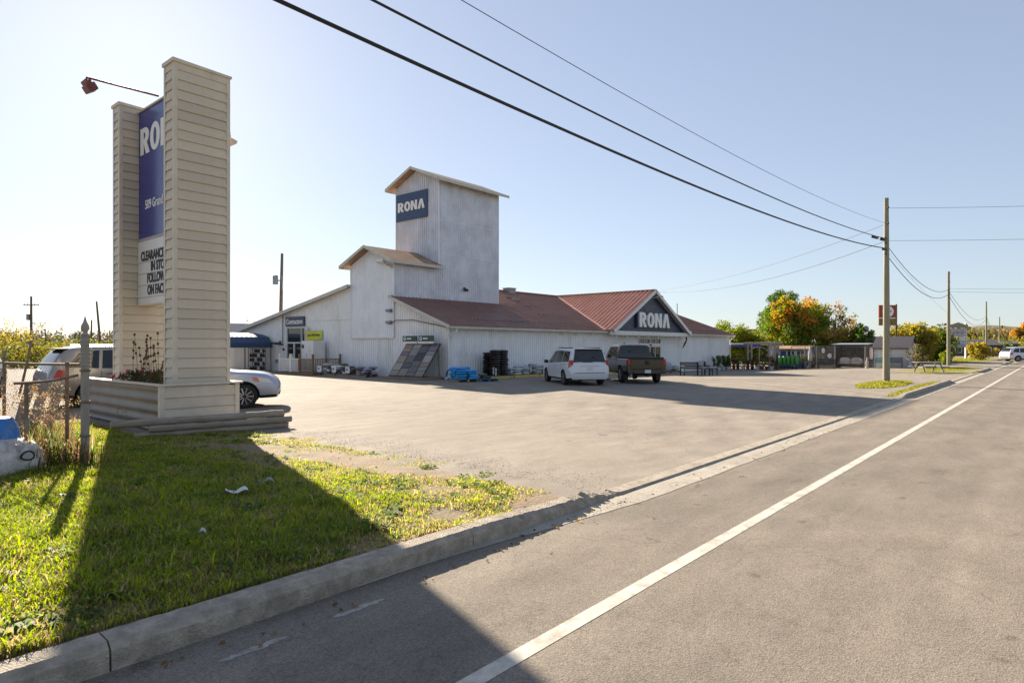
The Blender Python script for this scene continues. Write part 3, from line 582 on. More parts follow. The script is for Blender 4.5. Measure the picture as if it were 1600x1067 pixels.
for sx, L_ in ((-1, 1.55), (1, .6)):
    mb = MB(SO); x0 = 6.45 + sx * .1; z = 8.02; mb.tube([(x0, 16.9, z), (x0 + sx * L_, 16.9, z - .03)], .025, 8)
    xe = x0 + sx * (L_ - .06); mb.tube([(xe, 16.9, z - .03), (xe - sx * .04, 16.9, z - .16)], .03, 8); mb.build('lamp_arm', REDBR, SB, smooth=True)
    mb = MB(SO); mb.obox((xe - sx * .02, 16.9, z - .25), (.22, .3, .17), (0, sx * .6, 0)); mb.obox((xe + sx * .05, 16.9, z - .20), (.05, .34, .22), (0, sx * .6, 0)); mb.build('lamp_head', REDBR, SB, bevel=.02)
mb = MB(SO); mb.tube([(7.1, 15.02, 6.95), (7.24, 15.02, 6.95)], .02, 6); mb.obox((7.26, 15.02, 6.72), (.16, .3, .07), (0, .3, 0)); mb.tube([(7.22, 15.02, 6.95), (7.25, 15.02, 6.74)], .02, 6); mb.build('side_lamp', VTRIM, SB)
# planter round the pillar feet
PO = (6.35, 16.9, 0); PL = thing('planter_box', 'beige siding and corrugated metal planter box round the sign pillar feet', 'planter', PO)
QX0, QX1, QY0, QY1, QZ = 5.48, 7.22, 14.52, 19.3, 1.02
CORR = mat('corrugated_steel', (.20, .175, .155), .5, .2, 2, metal=.2, spec=.5, stain=(.22, .18, .15), stain_amt=.5, stain_scale=2)
n = 4; bh = .235
for k in range(4):
    mb = MB(PO); z = .03 + k * bh; mb.prism([(QX0 + .1, y, zz) for y, zz in ((QY0 + .04, z), (QY0 + .006, z + .004), (QY0 + .008, z + .03), (QY0 + .034, z + bh - .004), (QY0 + .04, z + bh - .004))], (QX1 - QX0 - .2, 0, 0)); mb.build('siding_board', VINYL, PL)
P = []
for i in range(121):
    z = .04 + .96 * i / 120; P.append([(QX0 + .03 - .013 * cos(2 * pi * z / .235), QY0 + .08, z), (QX0 + .03 - .013 * cos(2 * pi * z / .235), QY1 - .1, z)])
mb = MB(PO); mb.grid(P); mb.build('corrugated_side', CORR, PL, smooth=True, fix=False)
P = [[(2 * QX1 - 0 - q[0] + QX0 - QX1, q[1], q[2]) for q in r_] for r_ in P]; mb = MB(PO); mb.grid(P); mb.build('corrugated_side', CORR, PL, smooth=True, fix=False)
for (x, y) in ((QX0, QY0), (QX1 - .1, QY0), (QX0, QY1 - .1), (QX1 - .1, QY1 - .1)):
    mb = MB(PO); mb.box(x, x + .1, y, y + .1, -.02, QZ - .02); mb.build('corner_post', VTRIM, PL)
mb = MB(PO)
mb.box(QX0 - .06, QX1 + .06, QY0 - .05, QY0 + .12, QZ - .018, QZ + .02); mb.build('cap_board', VTRIM, PL)
mb = MB(PO); mb.box(QX0 - .05, QX0 + .1, QY0 + .122, QY1 + .03, QZ - .018, QZ + .018); mb.build('cap_board', VTRIM, PL)
mb = MB(PO); mb.box(QX1 - .1, QX1 + .05, QY0 + .122, QY1 + .03, QZ - .018, QZ + .018); mb.build('cap_board', VTRIM, PL)
mb = MB(PO); mb.box(QX0 + .05, QX1 - .05, QY0 + .05, QY1 - .05, .02, .93); mb.build('planting_soil', SOIL, PL)
# flowers in the planter
LEAF = leafmat('leaves'); PETAL = leafmat('petals', .3)
def leaf_cloud(name, centers, n_per, rad, size, cols, seed, material=None, flat=0.0, squash=1.0, aspect=1.7):
    """many small leaf faces round the centres; cols: list of (r,g,b) picked per clump with jitter"""
    g = np.random.default_rng(seed); C = np.repeat(np.asarray(centers, float), n_per, axis=0); n = len(C)
    d = g.normal(size=(n, 3)); d /= np.linalg.norm(d, axis=1)[:, None]; rr = (g.random(n) ** .55)[:, None] * (np.asarray(rad)[None, :] if np.ndim(rad) else rad)
    C = C + d * rr * np.array([1, 1, squash])
    u = g.normal(size=(n, 3)); u[:, 2] *= (1 - flat); u /= np.linalg.norm(u, axis=1)[:, None]; w = np.cross(u, g.normal(size=(n, 3))); w /= np.linalg.norm(w, axis=1)[:, None]
    s = size * (.6 + .8 * g.random(n))[:, None]
    V = np.stack([C - u * s, C + w * s / aspect, C + u * s, C - w * s / aspect], 1).reshape(-1, 3); F = np.arange(4 * n).reshape(-1, 4)
    ci = np.repeat(g.integers(0, len(cols), len(centers)), n_per); cc = np.asarray(cols)[ci] * (.8 + .4 * g.random(n))[:, None]; sw = g.random(n) < .09; cc[sw] = np.asarray(cols)[g.integers(0, len(cols), sw.sum())]
    return np_mesh(name, V, F, material or LEAF, np.repeat(cc, 4, 0))
FP = thing('flower_clump', 'withered red and dark green flowers growing in the planter box', 'flowers', (5.95, 16.6, .93)); g = random.Random(3)
cs = [(g.uniform(-.2, .25), g.uniform(-1.1, 1.3), g.uniform(.05, .28)) for _ in range(46)]
link('foliage', leaf_cloud('foliage', cs, 36, .13, .03, [(.05, .08, .02), (.08, .04, .03), (.10, .05, .04), (.04, .06, .02)], 5), FP)
stuff(link('petals', leaf_cloud('petals', [(-.25, 1.45, .12), (-.22, 1.5, .16), (-.1, .9, .3), (0, .3, .32)], 26, .05, .022, [(.55, .06, .12), (.4, .05, .08)], 6, PETAL), FP))
mb = MB()
for i in range(16):
    x, y = g.uniform(-.15, .25), g.uniform(-1.0, .6); h = g.uniform(.45, 1.25); b = (x + g.uniform(-.1, .1), y + g.uniform(-.35, .25), h); mb.tube([(x, y, 0), (x * .5 + b[0] * .5, y * .5 + b[1] * .5, h * .6), b], .005, 4)
    for q in (1, .8, .62): mb.lathe([(.006, -.02), (.03, 0), (.025, .03), (.005, .05)], (x + (b[0] - x) * q, y + (b[1] - y) * q, h * q), 6)
mb.build('dry_stems', mat('dry_stem', (.09, .06, .03), .9, .2, 9), FP)
# timbers and gravel in front
LOGM = mat('weathered_timber', (.30, .255, .20), .85, .25, 3, .5, 30, stretch=(.6, 6, 6), stain=(.13, .10, .08), stain_amt=.6, stain_scale=2, rnd=.15)
def log(a, b, r_, label):
    a = Vector(a); b = Vector(b); o = (a + b) / 2; mb = MB(o); g = random.Random(int(a.x * 77 + a.z * 991)); n = 14
    mb.tube([a + (b - a) * i / n + Vector((0, g.uniform(-.008, .008), g.uniform(-.006, .006))) for i in range(n + 1)], [r_ * g.uniform(.93, 1.05) for _ in range(n + 1)], 10); ob = mb.build('timber', LOGM, smooth=50, loc=o); tag(ob, label, 'timber', 'timbers edging the sign bed')
for i, (a, b, r_) in enumerate((((4.75, 13.86, .06), (7.8, 13.42, .06), .075), ((5.0, 13.80, .19), (7.86, 13.36, .19), .07), ((4.38, 13.98, .32), (7.72, 13.46, .325), .078))):
    log(a, b, r_, ('lowest weathered landscape timber lying in the grass before the sign', 'middle weathered timber of the stack before the sign', 'topmost weathered timber of the stack, reaching farthest past the planter')[i])
log((7.72, 13.62, .07), (8.15, 15.2, .07), .07, 'short weathered timber edging the gravel beside the silver car')
mb = MB(); g = random.Random(9); pts = [(5.0, 13.9), (7.62, 13.6), (8.05, 15.15), (7.25, 15.2), (7.25, 14.5), (5.4, 14.5)]
mb.add([(x, y, .06) for x, y in pts], [tuple(range(6))]); struct(mb.build('gravel_bed', mat('gravel', (.16, .14, .12), .9, .45, 40, 1.0, 60, world_co=True)))
V = []; F = []
for i in range(1500):
    x = g.uniform(7.24, 7.98); y = g.uniform(13.65, 15.15); s = g.uniform(.012, .03); n0 = len(V)
    V += [(x + s * g.uniform(.6, 1), y, .062), (x, y + s * g.uniform(.6, 1), .062), (x - s * g.uniform(.6, 1), y, .062), (x, y - s, .062), (x, y, .062 + s)]; F += [(n0, n0 + 1, n0 + 4), (n0 + 1, n0 + 2, n0 + 4), (n0 + 2, n0 + 3, n0 + 4), (n0 + 3, n0, n0 + 4)]
ob = link('gravel', np_mesh('gravel', np.array(V), np.array(F), mat('pebble', (.2, .18, .155), .9, .4, 30, world_co=True))); stuff(tag(ob, 'grey gravel between the timbers and the sign planter', 'gravel'))

# ------------------------------------------------------------------ verge and grass
from mathutils import noise as MN
def fbm(x, y, s=1.0, o=(0, 0)): return MN.fractal(Vector((x * s + o[0], y * s + o[1], 0)), 1.0, 2.0, 4)
def vedge(y): return 7.05 + .35 * fbm(0, y, .9, (3, 1)) + (.25 if y > 9 else 0) - .25 * ss(6, 4.4, y)
def vz(x, y):
    e = ss(0, .9, vedge(y) - x); k = ss(4.3, 4.55, y)
    return (.005 + .125 * ss(0, 3.2, vedge(y) - x) * (1 - .6 * ss(5, 14, y))) * e + .012 * fbm(x, y, 2.2) * e - .02 * (1 - e)
def bare(x, y):       # 0 lush .. 1 bare soil
    a = ss(2.6, 7.0, x - .10 * (y - 6)) * .80; b = ss(.8, .15, y - 4.4) * .75 * ss(-2, 3, x); t = ss(.75, .2, abs(x - 5.9 + .25 * (y - 9.5))) * .45 * ss(6, 8, y) * ss(13, 11, y)
    return max(0, min(1, a + b * .6 + t + .55 * fbm(x, y, 1.1, (7, 2)) * ss(-1, 3.5, x) + .12 * fbm(x, y, .6)))
mb = MB(); xs = steps((-16, 1, 30), (1, 7.7, 60)); ys = steps((4.37, 5, 8), (5, 14, 60), (14, 20, 20))
mb.grid([[(min(x, 5.2) if y > 14.3 else x, y, (vz(x, y) if y < 14.3 else .03)) for y in ys] for x in xs])
VS = mat('verge_soil', (.205, .148, .092), .95, .28, 2.5, .9, 22, stain=(.085, .10, .03), stain_amt=.75, stain_scale=1.4, world_co=True); struct(mb.build('verge', VS, smooth=True, fix=False))
GM = leafmat('grass_blades', .6)
def blades(name, P, H, cols, seed, width=.0075, lean=.5):
    g = np.random.default_rng(seed); n = len(P); a = g.random(n) * 2 * pi; u = np.stack([np.cos(a), np.sin(a), np.zeros(n)], 1); b = g.random(n) * 2 * pi
    l = np.stack([np.cos(b), np.sin(b), np.zeros(n)], 1) * (lean * (.2 + g.random(n)))[:, None] * H[:, None]; w = (width * (.6 + .8 * g.random(n)))[:, None]; up = np.array([0, 0, 1.0]) * H[:, None]
    V = np.stack([P - u * w, P + u * w, P + u * w * .8 + l * .3 + up * .55, P - u * w * .8 + l * .3 + up * .55, P + l + up * (1 - .3 * lean)], 1).reshape(-1, 3)
    k = np.arange(n)[:, None] * 5; F = np.concatenate([k + np.array([[0, 1, 2]]), k + np.array([[0, 2, 3]]), k + np.array([[3, 2, 4]])], 0)
    return np_mesh(name, V, F, GM, np.repeat(cols, 5, 0))
g = np.random.default_rng(21); N0 = 470000; X = g.uniform(-1.6, 7.5, N0); Y = 4.40 + 13.5 * g.random(N0) ** 1.35
keep = (X > .10 * Y - 1.0) & ~((X > 4.95) & (Y > 14.0)) & ~((X > 2.0) & (Y > 18)); X, Y = X[keep], Y[keep]; P = []; H = []; Cc = []
lush = np.array([.14, .20, .03]); lime = np.array([.26, .30, .03]); dark = np.array([.085, .11, .04]); straw = np.array([.30, .24, .12])
rr = random.Random(4)
for x, y in zip(X, Y):
    if x > vedge(y) - .05: continue
    b = bare(x, y)
    if rr.random() < b ** .8 * 1.02: continue
    t = fbm(x, y, .9, (1, 5)) * .5 + .5; c = lush * (1 - t) + lime * t if rr.random() < .75 else dark
    if rr.random() < .22 + .22 * max(0, fbm(x, y, 1.3, (2, 8))) + .5 * b: c = straw * rr.uniform(.6, 1.1)
    h = (.025 + .05 * rr.random() + .075 * max(0, fbm(x, y, 1.9, (9, 9))) + (.09 * rr.random() if rr.random() < .035 else 0)) * (1 - .55 * b) * (1.35 if x < 3 else 1)
    P.append((x, y, vz(x, y) if y < 14.3 else .03)); H.append(h); Cc.append(c * rr.uniform(.75, 1.25))
gr = link('grass', blades('grass', np.array(P), np.array(H), np.array(Cc), 2, .0052, .75)); stuff(tag(gr, 'patchy sunlit lawn grass between the road kerb and the sign', 'grass'))
# broad-leaved weeds: rosettes of leaves pressed to the ground
def rosette(V, F, Cc, x, y, z, r_, n, col, g, lift=.35):
    for k in range(n):
        a = 2 * pi * k / n + g.uniform(-.3, .3); l = r_ * g.uniform(.6, 1.1); w = l * g.uniform(.14, .24); d = Vector((cos(a), sin(a), 0)); s = Vector((-sin(a), cos(a), 0)); b = Vector((x, y, z)); n0 = len(V); up = Vector((0, 0, l * lift * g.uniform(.4, 1.3)))
        V += [b, b + d * l * .5 + s * w + up, b + d * l + up * .6, b + d * l * .5 - s * w + up]; F.append((n0, n0 + 1, n0 + 2, n0 + 3)); c = [q * g.uniform(.7, 1.3) for q in col]; Cc += [c] * 4
V, F, Cc = [], [], []; gg = random.Random(31)
for i in range(900):
    x = gg.uniform(-1, 6.9); y = gg.uniform(4.45, 13.4)
    if x > vedge(y) - .1 or x < .1 * y - 1 or bare(x, y) > .8: continue
    rosette(V, F, Cc, x, y, vz(x, y) + .01, gg.uniform(.04, .13), gg.randint(6, 11), gg.choice([(.07, .14, .025), (.10, .16, .04), (.14, .19, .03)]), gg)
for x, y, r_ in ((4.9, 6.6, .26), (5.2, 6.2, .22), (6.2, 5.6, .2), (3.7, 4.9, .3), (2.9, 5.0, .26), (.95, 4.7, .34), (1.2, 4.8, .3), (.6, 4.75, .35), (1.5, 4.9, .25), (5.0, 8.0, .2), (3.4, 7.0, .2), (2.4, 6.1, .22), (4.35, 5.3, .24), (6.5, 7.2, .2), (6.75, 6.2, .2)):
    for k in range(40): rosette(V, F, Cc, x + gg.gauss(0, .13), y + abs(gg.gauss(0, .12)) - .03, vz(x, y), r_ * .17 * gg.uniform(.5, 1.3), 12, gg.choice([(.12, .19, .03), (.18, .22, .03), (.22, .23, .05)]), gg, .9)
wd = link('weeds', np_mesh('weeds', np.array(V, float), np.array(F), GM, np.array(Cc))); stuff(tag(wd, 'broad-leaved weeds scattered through the verge lawn', 'weeds'))
# litter
LIT = mat('litter', (.68, .68, .70), .5, .1, 9)
def litter(x, y, L_, label, seed, m=LIT):
    g = random.Random(seed); z = vz(x, y) + .035; mb = MB((x, y, 0)); P = []
    for i in range(9):
        q = i / 8; c = Vector((x + (q - .5) * L_, y + .05 * sin(q * 6) + g.uniform(-.02, .02), z + .03 * sin(q * 9 + seed) + .02)); w = (.03 + .03 * g.random()) * min(1, L_ / .26); P.append([c + Vector((0, -w, g.uniform(-.01, .01))), c + Vector((0, 0, .02 + .02 * g.random())), c + Vector((0, w, g.uniform(-.01, .01)))])
    mb.grid(P); ob = mb.build('litter_scrap', m, smooth=True, loc=(x, y, 0), fix=False); tag(ob, label, 'litter')
p = gp(368, 791); litter(p.x, p.y, .26, 'crumpled white plastic strip lying in the shaded grass', 1)
p = gp(414, 773); litter(p.x, p.y, .2, 'small grey plastic loop lying in the grass near the shade edge', 2, mat('litter_grey', (.3, .3, .3), .6, .2, 8))
p = gp(316, 866); litter(p.x, p.y, .07, 'thin pale straw-like scrap lying in the grass near the kerb', 3)

# ------------------------------------------------------------------ fence and clutter at the left
WOODG = mat('grey_post', (.33, .30, .26), .8, .15, 4, .4, 30, stretch=(4, 4, .6), stain=(.2, .17, .14), stain_amt=.5, stain_scale=3)
RUST = mat('rusty_steel', (.20, .13, .085), .75, .3, 8, stain=(.33, .29, .24), stain_amt=.7, stain_scale=3)
PA = Vector((3.12, 11.03, vz(3.1, 11)))
FN = thing('chain_link_fence', 'sagging rusty chain-link fence with bent rails among dry weeds', 'fence', (2.9, 12.2, 0)); fo = (2.9, 12.2, 0)
po = thing('finial_post', 'turned grey gatepost with pointed finial at the end of the sagging fence', 'post', PA)
mb = MB(); prof = [(.056, -.1), (.056, 1.45)]
for z in (1.5, 1.56, 1.62, 1.68, 1.74, 1.8, 1.86): prof += [(.060, z - .025), (.072, z), (.060, z + .012)]
prof += [(.058, 1.9), (.07, 1.915), (.07, 1.93)]; mb.lathe(prof, n=16); mb.build('shaft', WOODG, po, smooth=35)
mb = MB(); mb.lathe([(.045, 1.93), (.06, 1.95), (.035, 1.97), (.03, 1.99), (.058, 2.04), (.05, 2.09), (.025, 2.14), (.006, 2.22)], n=16); mb.build('finial', WOODG, po, smooth=True)
for z in (.45, .95, 1.42):
    mb = MB(); mb.lathe([(.064, z - .02), (.071, z - .015), (.071, z + .015), (.064, z + .02)], n=16); mb.build('clamp_band', RUST, po)
def rail(a, b, r_=.021, n=8): mb = MB(fo); mb.tube([Vector(a) + (Vector(b) - Vector(a)) * i / n + Vector((0, 0, -.03 * sin(pi * i / n))) for i in range(n + 1)], r_, 8); mb.build('rail', RUST, FN, smooth=True)
rail((3.06, 11.05, 1.58), (2.3, 15.5, 1.62)); rail((3.05, 11.1, 1.42), (2.25, 10.95, 1.34)); rail((2.62, 12.4, 1.1), (2.75, 12.3, 1.95), .018)
for (x, y, h) in ((2.95, 11.25, 1.62), (2.66, 13.6, 1.78), (2.36, 15.4, 1.6), (2.4, 11.0, 1.35)):
    mb = MB(fo); mb.tube([(x, y, -.05), (x, y, h)], .026, 8); mb.build('post', RUST, FN, smooth=True)
mb = MB(fo)                        # diamond mesh, woven wires
A_, B_ = Vector((3.0, 11.1, 0)), Vector((2.4, 15.3, 0)); L_ = (B_ - A_).length; st = .075; nz = 20
for k in range(-nz, int(L_ / st) + 1):
    for sg in (1, -1):
        pts = []
        for j in range(nz + 1):
            q = (k + (j if sg > 0 else nz - j)) * st
            if 0 <= q <= L_: pts.append(A_ + (B_ - A_) * (q / L_) + Vector((.05 * sin(q * 3), 0, .04 + j * st)))
        if len(pts) > 1: mb.tube(pts[::max(1, len(pts) - 1)] if len(pts) < 3 else [pts[0], pts[len(pts) // 2], pts[-1]], .0016, 3, cap=False)
stuff(mb.build('wire_mesh', RUST, FN, fix=False))
BRD = mat('weathered_board', (.34, .28, .21), .85, .22, 3, .5, 40, stretch=(5, 5, .6), rnd=.2)
for i, (a, b) in enumerate((((2.45, 12.3, .1), (2.95, 13.2, 1.25)), ((2.6, 12.25, .1), (3.1, 13.0, 1.2)), ((2.75, 12.1, .05), (3.25, 12.8, 1.15)))):
    o = Vector(a); mb = MB(o); mb.beam(a, b, .14, .03); ob = mb.build('fallen_board', BRD, loc=o); tag(ob, ('leaning weathered board farthest from the turned post, behind the fence', 'middle one of three weathered boards leaning behind the fence', 'leaning weathered board closest to the turned post, behind the fence')[i], 'board', 'boards leaning behind the sagging fence')
BLUE = mat('blue_plastic', (.02, .16, .48), .4, .2, 6, .3, 12, stain=(.25, .3, .36), stain_amt=.6, stain_scale=5, spec=.5)
p = Vector((2.12, 10.72, .52)); tb = thing('blue_tub', 'bright blue plastic tub lying upside down on the white sack by the fence', 'tub', (2.08, 11.2, .52))
mb = MB(); P = []
for i in range(9):
    q = i / 8; P.append((.30 - .09 * q ** 2.2, .33 * q))
mb.lathe([(.34, -.02), (.34, .02)] + P + [(.15, .35), (.02, .355)], n=24); mb.build('shell', BLUE, tb, smooth=45)
mb = MB(); mb.lathe([(.345, -.03), (.36, -.02), (.36, .02), (.345, .03)], n=24); mb.build('rim', BLUE, tb, smooth=True)
SACK = mat('white_sack', (.55, .52, .50), .7, .25, 9, 1.0, 9, stain=(.22, .13, .11), stain_amt=.9, stain_scale=3)
def pillow(mb, c, size, seed, rot=0, mi=0, nu=10, nv=8):
    g = random.Random(seed); P = []
    for i in range(nv + 1):
        v = -pi / 2 + pi * i / nv; row = []
        for j in range(nu + 1):
            u = 2 * pi * (j % nu) / nu; e = .55
            sgn = lambda q, e: math.copysign(abs(q) ** e, q)
            x = sgn(cos(v), .7) * sgn(cos(u), e) * size[0] / 2; y = sgn(cos(v), .7) * sgn(sin(u), e) * size[1] / 2; z = sgn(sin(v), .8) * size[2] / 2
            k = 1 + .13 * MN.noise(Vector((x * 6 + seed, y * 6, z * 6))) + .05 * MN.noise(Vector((x * 17 + seed, y * 17, z * 17))); row.append((c[0] + (x * cos(rot) - y * sin(rot)) * k, c[1] + (x * sin(rot) + y * cos(rot)) * k, c[2] + z * k))
        P.append(row)
    mb.grid(P, mi)
sk = thing('white_sack', 'bulging white woven sack with black straps beside the sagging fence', 'sack', (2.1, 11.1, 0))
mb = MB(); pillow(mb, (0, 0, .28), (1.0, .8, .62), 3, .3, nu=40, nv=26); mb.build('bag', SACK, sk, smooth=True, fix=False)
for x in (.25,):
    mb = MB(); mb.tube([(x, -.38 + .04 * cos(a), .36 + .0 + .11 * sin(a)) if False else (x + .075 * cos(a), -.40 + .03 * sin(2 * a), .36 + .06 * sin(a)) for a in np.linspace(0, 2 * pi, 13)], .014, 6); mb.build('strap', DARK, sk, smooth=True)
# tall dry weeds
g = random.Random(8); P = []; H = []; Cc = []
for i in range(5200):
    x = g.gauss(2.75, .38); y = g.gauss(11.9, .9)
    if y < 10.75 + .6 * (3.2 - x) * 0 or x > 3.35: continue
    P.append((x, y, .02)); H.append(g.uniform(.15, .95) * (.5 + .5 * g.random())); c = g.choice([(.20, .15, .07), (.14, .09, .05), (.09, .12, .03), (.24, .19, .10), (.07, .10, .025)]); Cc.append([q * g.uniform(.7, 1.3) for q in c])
wd = link('tall_weeds', blades('tall_weeds', np.array(P), np.array(H), np.array(Cc), 5, .008, .35)); stuff(tag(wd, 'tall dry brown weeds tangled in the sagging fence', 'weeds'))
cs = [(g.gauss(2.75, .28), g.gauss(12.0, .8), g.uniform(.2, 1.25)) for _ in range(170)]
wd = link('seed_heads', leaf_cloud('seed_heads', cs, 22, .09, .014, [(.22, .15, .09), (.16, .10, .07), (.28, .22, .12)], 8)); stuff(tag(wd, 'brown seed heads on the dry weeds along the sagging fence', 'weeds'))

# grit along the gutter, pebbles and dead leaves on the tarmac
g = random.Random(91); V = []; F = []
def stone(x, y, z, s):
    n0 = len(V); V.extend([(x + s * g.uniform(.6, 1), y, z), (x, y + s * g.uniform(.6, 1), z), (x - s * g.uniform(.6, 1), y, z), (x, y - s * g.uniform(.6, 1), z), (x, y, z + s * g.uniform(.5, .9))]); F.extend([(n0, n0 + 1, n0 + 4), (n0 + 1, n0 + 2, n0 + 4), (n0 + 2, n0 + 3, n0 + 4), (n0 + 3, n0, n0 + 4)])
for i in range(3200): stone(g.uniform(.3, 24), 4.12 - abs(g.gauss(0, .16)), -.012, g.uniform(.003, .009))
for i in range(700): stone(g.uniform(.5, 18), g.uniform(-1, 4), -.02, g.uniform(.003, .008))
for i in range(2200):
    y = g.uniform(4.5, 13); x = vedge(y) + abs(g.gauss(0, .45)) - .1; stone(x, y, gz(x, y), g.uniform(.004, .014))
o = link('grit', np_mesh('grit', np.array(V), np.array(F), MATS['pebble'])); stuff(tag(o, 'loose grit and small stones along the gutter and lawn edge', 'grit'))
cs = [(g.uniform(.6, 16), 4.05 - abs(g.gauss(0, .25)), -.008) for _ in range(70)] + [(g.uniform(1, 6.8), g.uniform(4.6, 12), .1) for _ in range(120)]
o = link('dead_leaves', leaf_cloud('dead_leaves', cs, 2, .05, .018, [(.16, .10, .04), (.24, .15, .05), (.09, .06, .03)], 92, None, .8, .1)); stuff(tag(o, 'small dead leaves scattered on gutter and lawn', 'leaves'))
# ------------------------------------------------------------------ vehicles
TYRE = mat('tyre_rubber', (.022, .022, .023), .85, .25, 12)
RIM = mat('alloy_rim', (.45, .45, .46), .3, .08, 6, metal=.7)
AGLASS = glassmat('auto_glass', (.012, .014, .016), .03)
BLACKP = mat('black_plastic', (.02, .02, .021), .6, .2, 8)
REDL = mat('tail_lamp_red', (.42, .012, .012), .15, .1, 12, spec=.6)
CLEARL = mat('lamp_clear', (.62, .6, .56), .12, .05, 10, spec=.6)
AMBER = mat('lamp_amber', (.6, .2, .06), .2, .05, 10)
PLATE = mat('licence_plate', (.62, .63, .66), .5, .08, 12)
CHROME = mat('chrome', (.6, .6, .6), .15, .05, 8, metal=.9)
def pchip(xk, yk):
    xk = np.asarray(xk, float); yk = np.asarray(yk, float); h = np.diff(xk); d = np.diff(yk) / h; m = np.zeros(len(xk))
    for i in range(1, len(xk) - 1):
        if d[i - 1] * d[i] > 0: w1 = 2 * h[i] + h[i - 1]; w2 = h[i] + 2 * h[i - 1]; m[i] = (w1 + w2) / (w1 / d[i - 1] + w2 / d[i])
    m[0], m[-1] = d[0], d[-1]
    def f(x):
        i = int(min(max(np.searchsorted(xk, x) - 1, 0), len(h) - 1)); t = min(1, max(0, (x - xk[i]) / h[i])); hh = h[i]
        return ((1 + 2 * t) * (1 - t) ** 2 * yk[i] + t * (1 - t) ** 2 * hh * m[i] + t * t * (3 - 2 * t) * yk[i + 1] + t * t * (t - 1) * hh * m[i + 1])
    return f
def wheel(T, x, side, w, r_, rim_r, spokes, rimmat):
    y = side * (w - .11); mb = MB(); h = .105
    mb.lathe([(rim_r * .98, -h), (r_ * .93, -h), (r_ * .985, -h * .8), (r_, -h * .5), (r_, h * .5), (r_ * .985, h * .8), (r_ * .93, h), (rim_r * .98, h)], n=28, axis='Y')
    o = mb.build('wheel', TYRE, T, smooth=40, loc=(x, y, r_)); mb = MB(); k = side * h
    mb.lathe([(rim_r, k * .9), (rim_r, k * 1.0), (rim_r * .93, k * 1.0), (rim_r * .9, k * .6)], n=28, axis='Y')
    mb.lathe([(rim_r * .20, k * .5), (rim_r * .20, k * .88), (rim_r * .05, k * .92)], n=12, axis='Y')
    for i in range(spokes):
        a = 2 * pi * i / spokes; d = Vector((cos(a), 0, sin(a))); mb.beam(d * rim_r * .12 + Vector((0, k * .8, 0)), d * rim_r * .95 + Vector((0, k * .9, 0)), rim_r * (.16 if spokes > 6 else .24), .03)
    mb.build('rim', rimmat, o, smooth=30)
    mb = MB(); mb.lathe([(rim_r * .99, k * .35), (rim_r * .01, k * .38)], n=24, axis='Y'); mb.build('brake_disc', DARK, o)
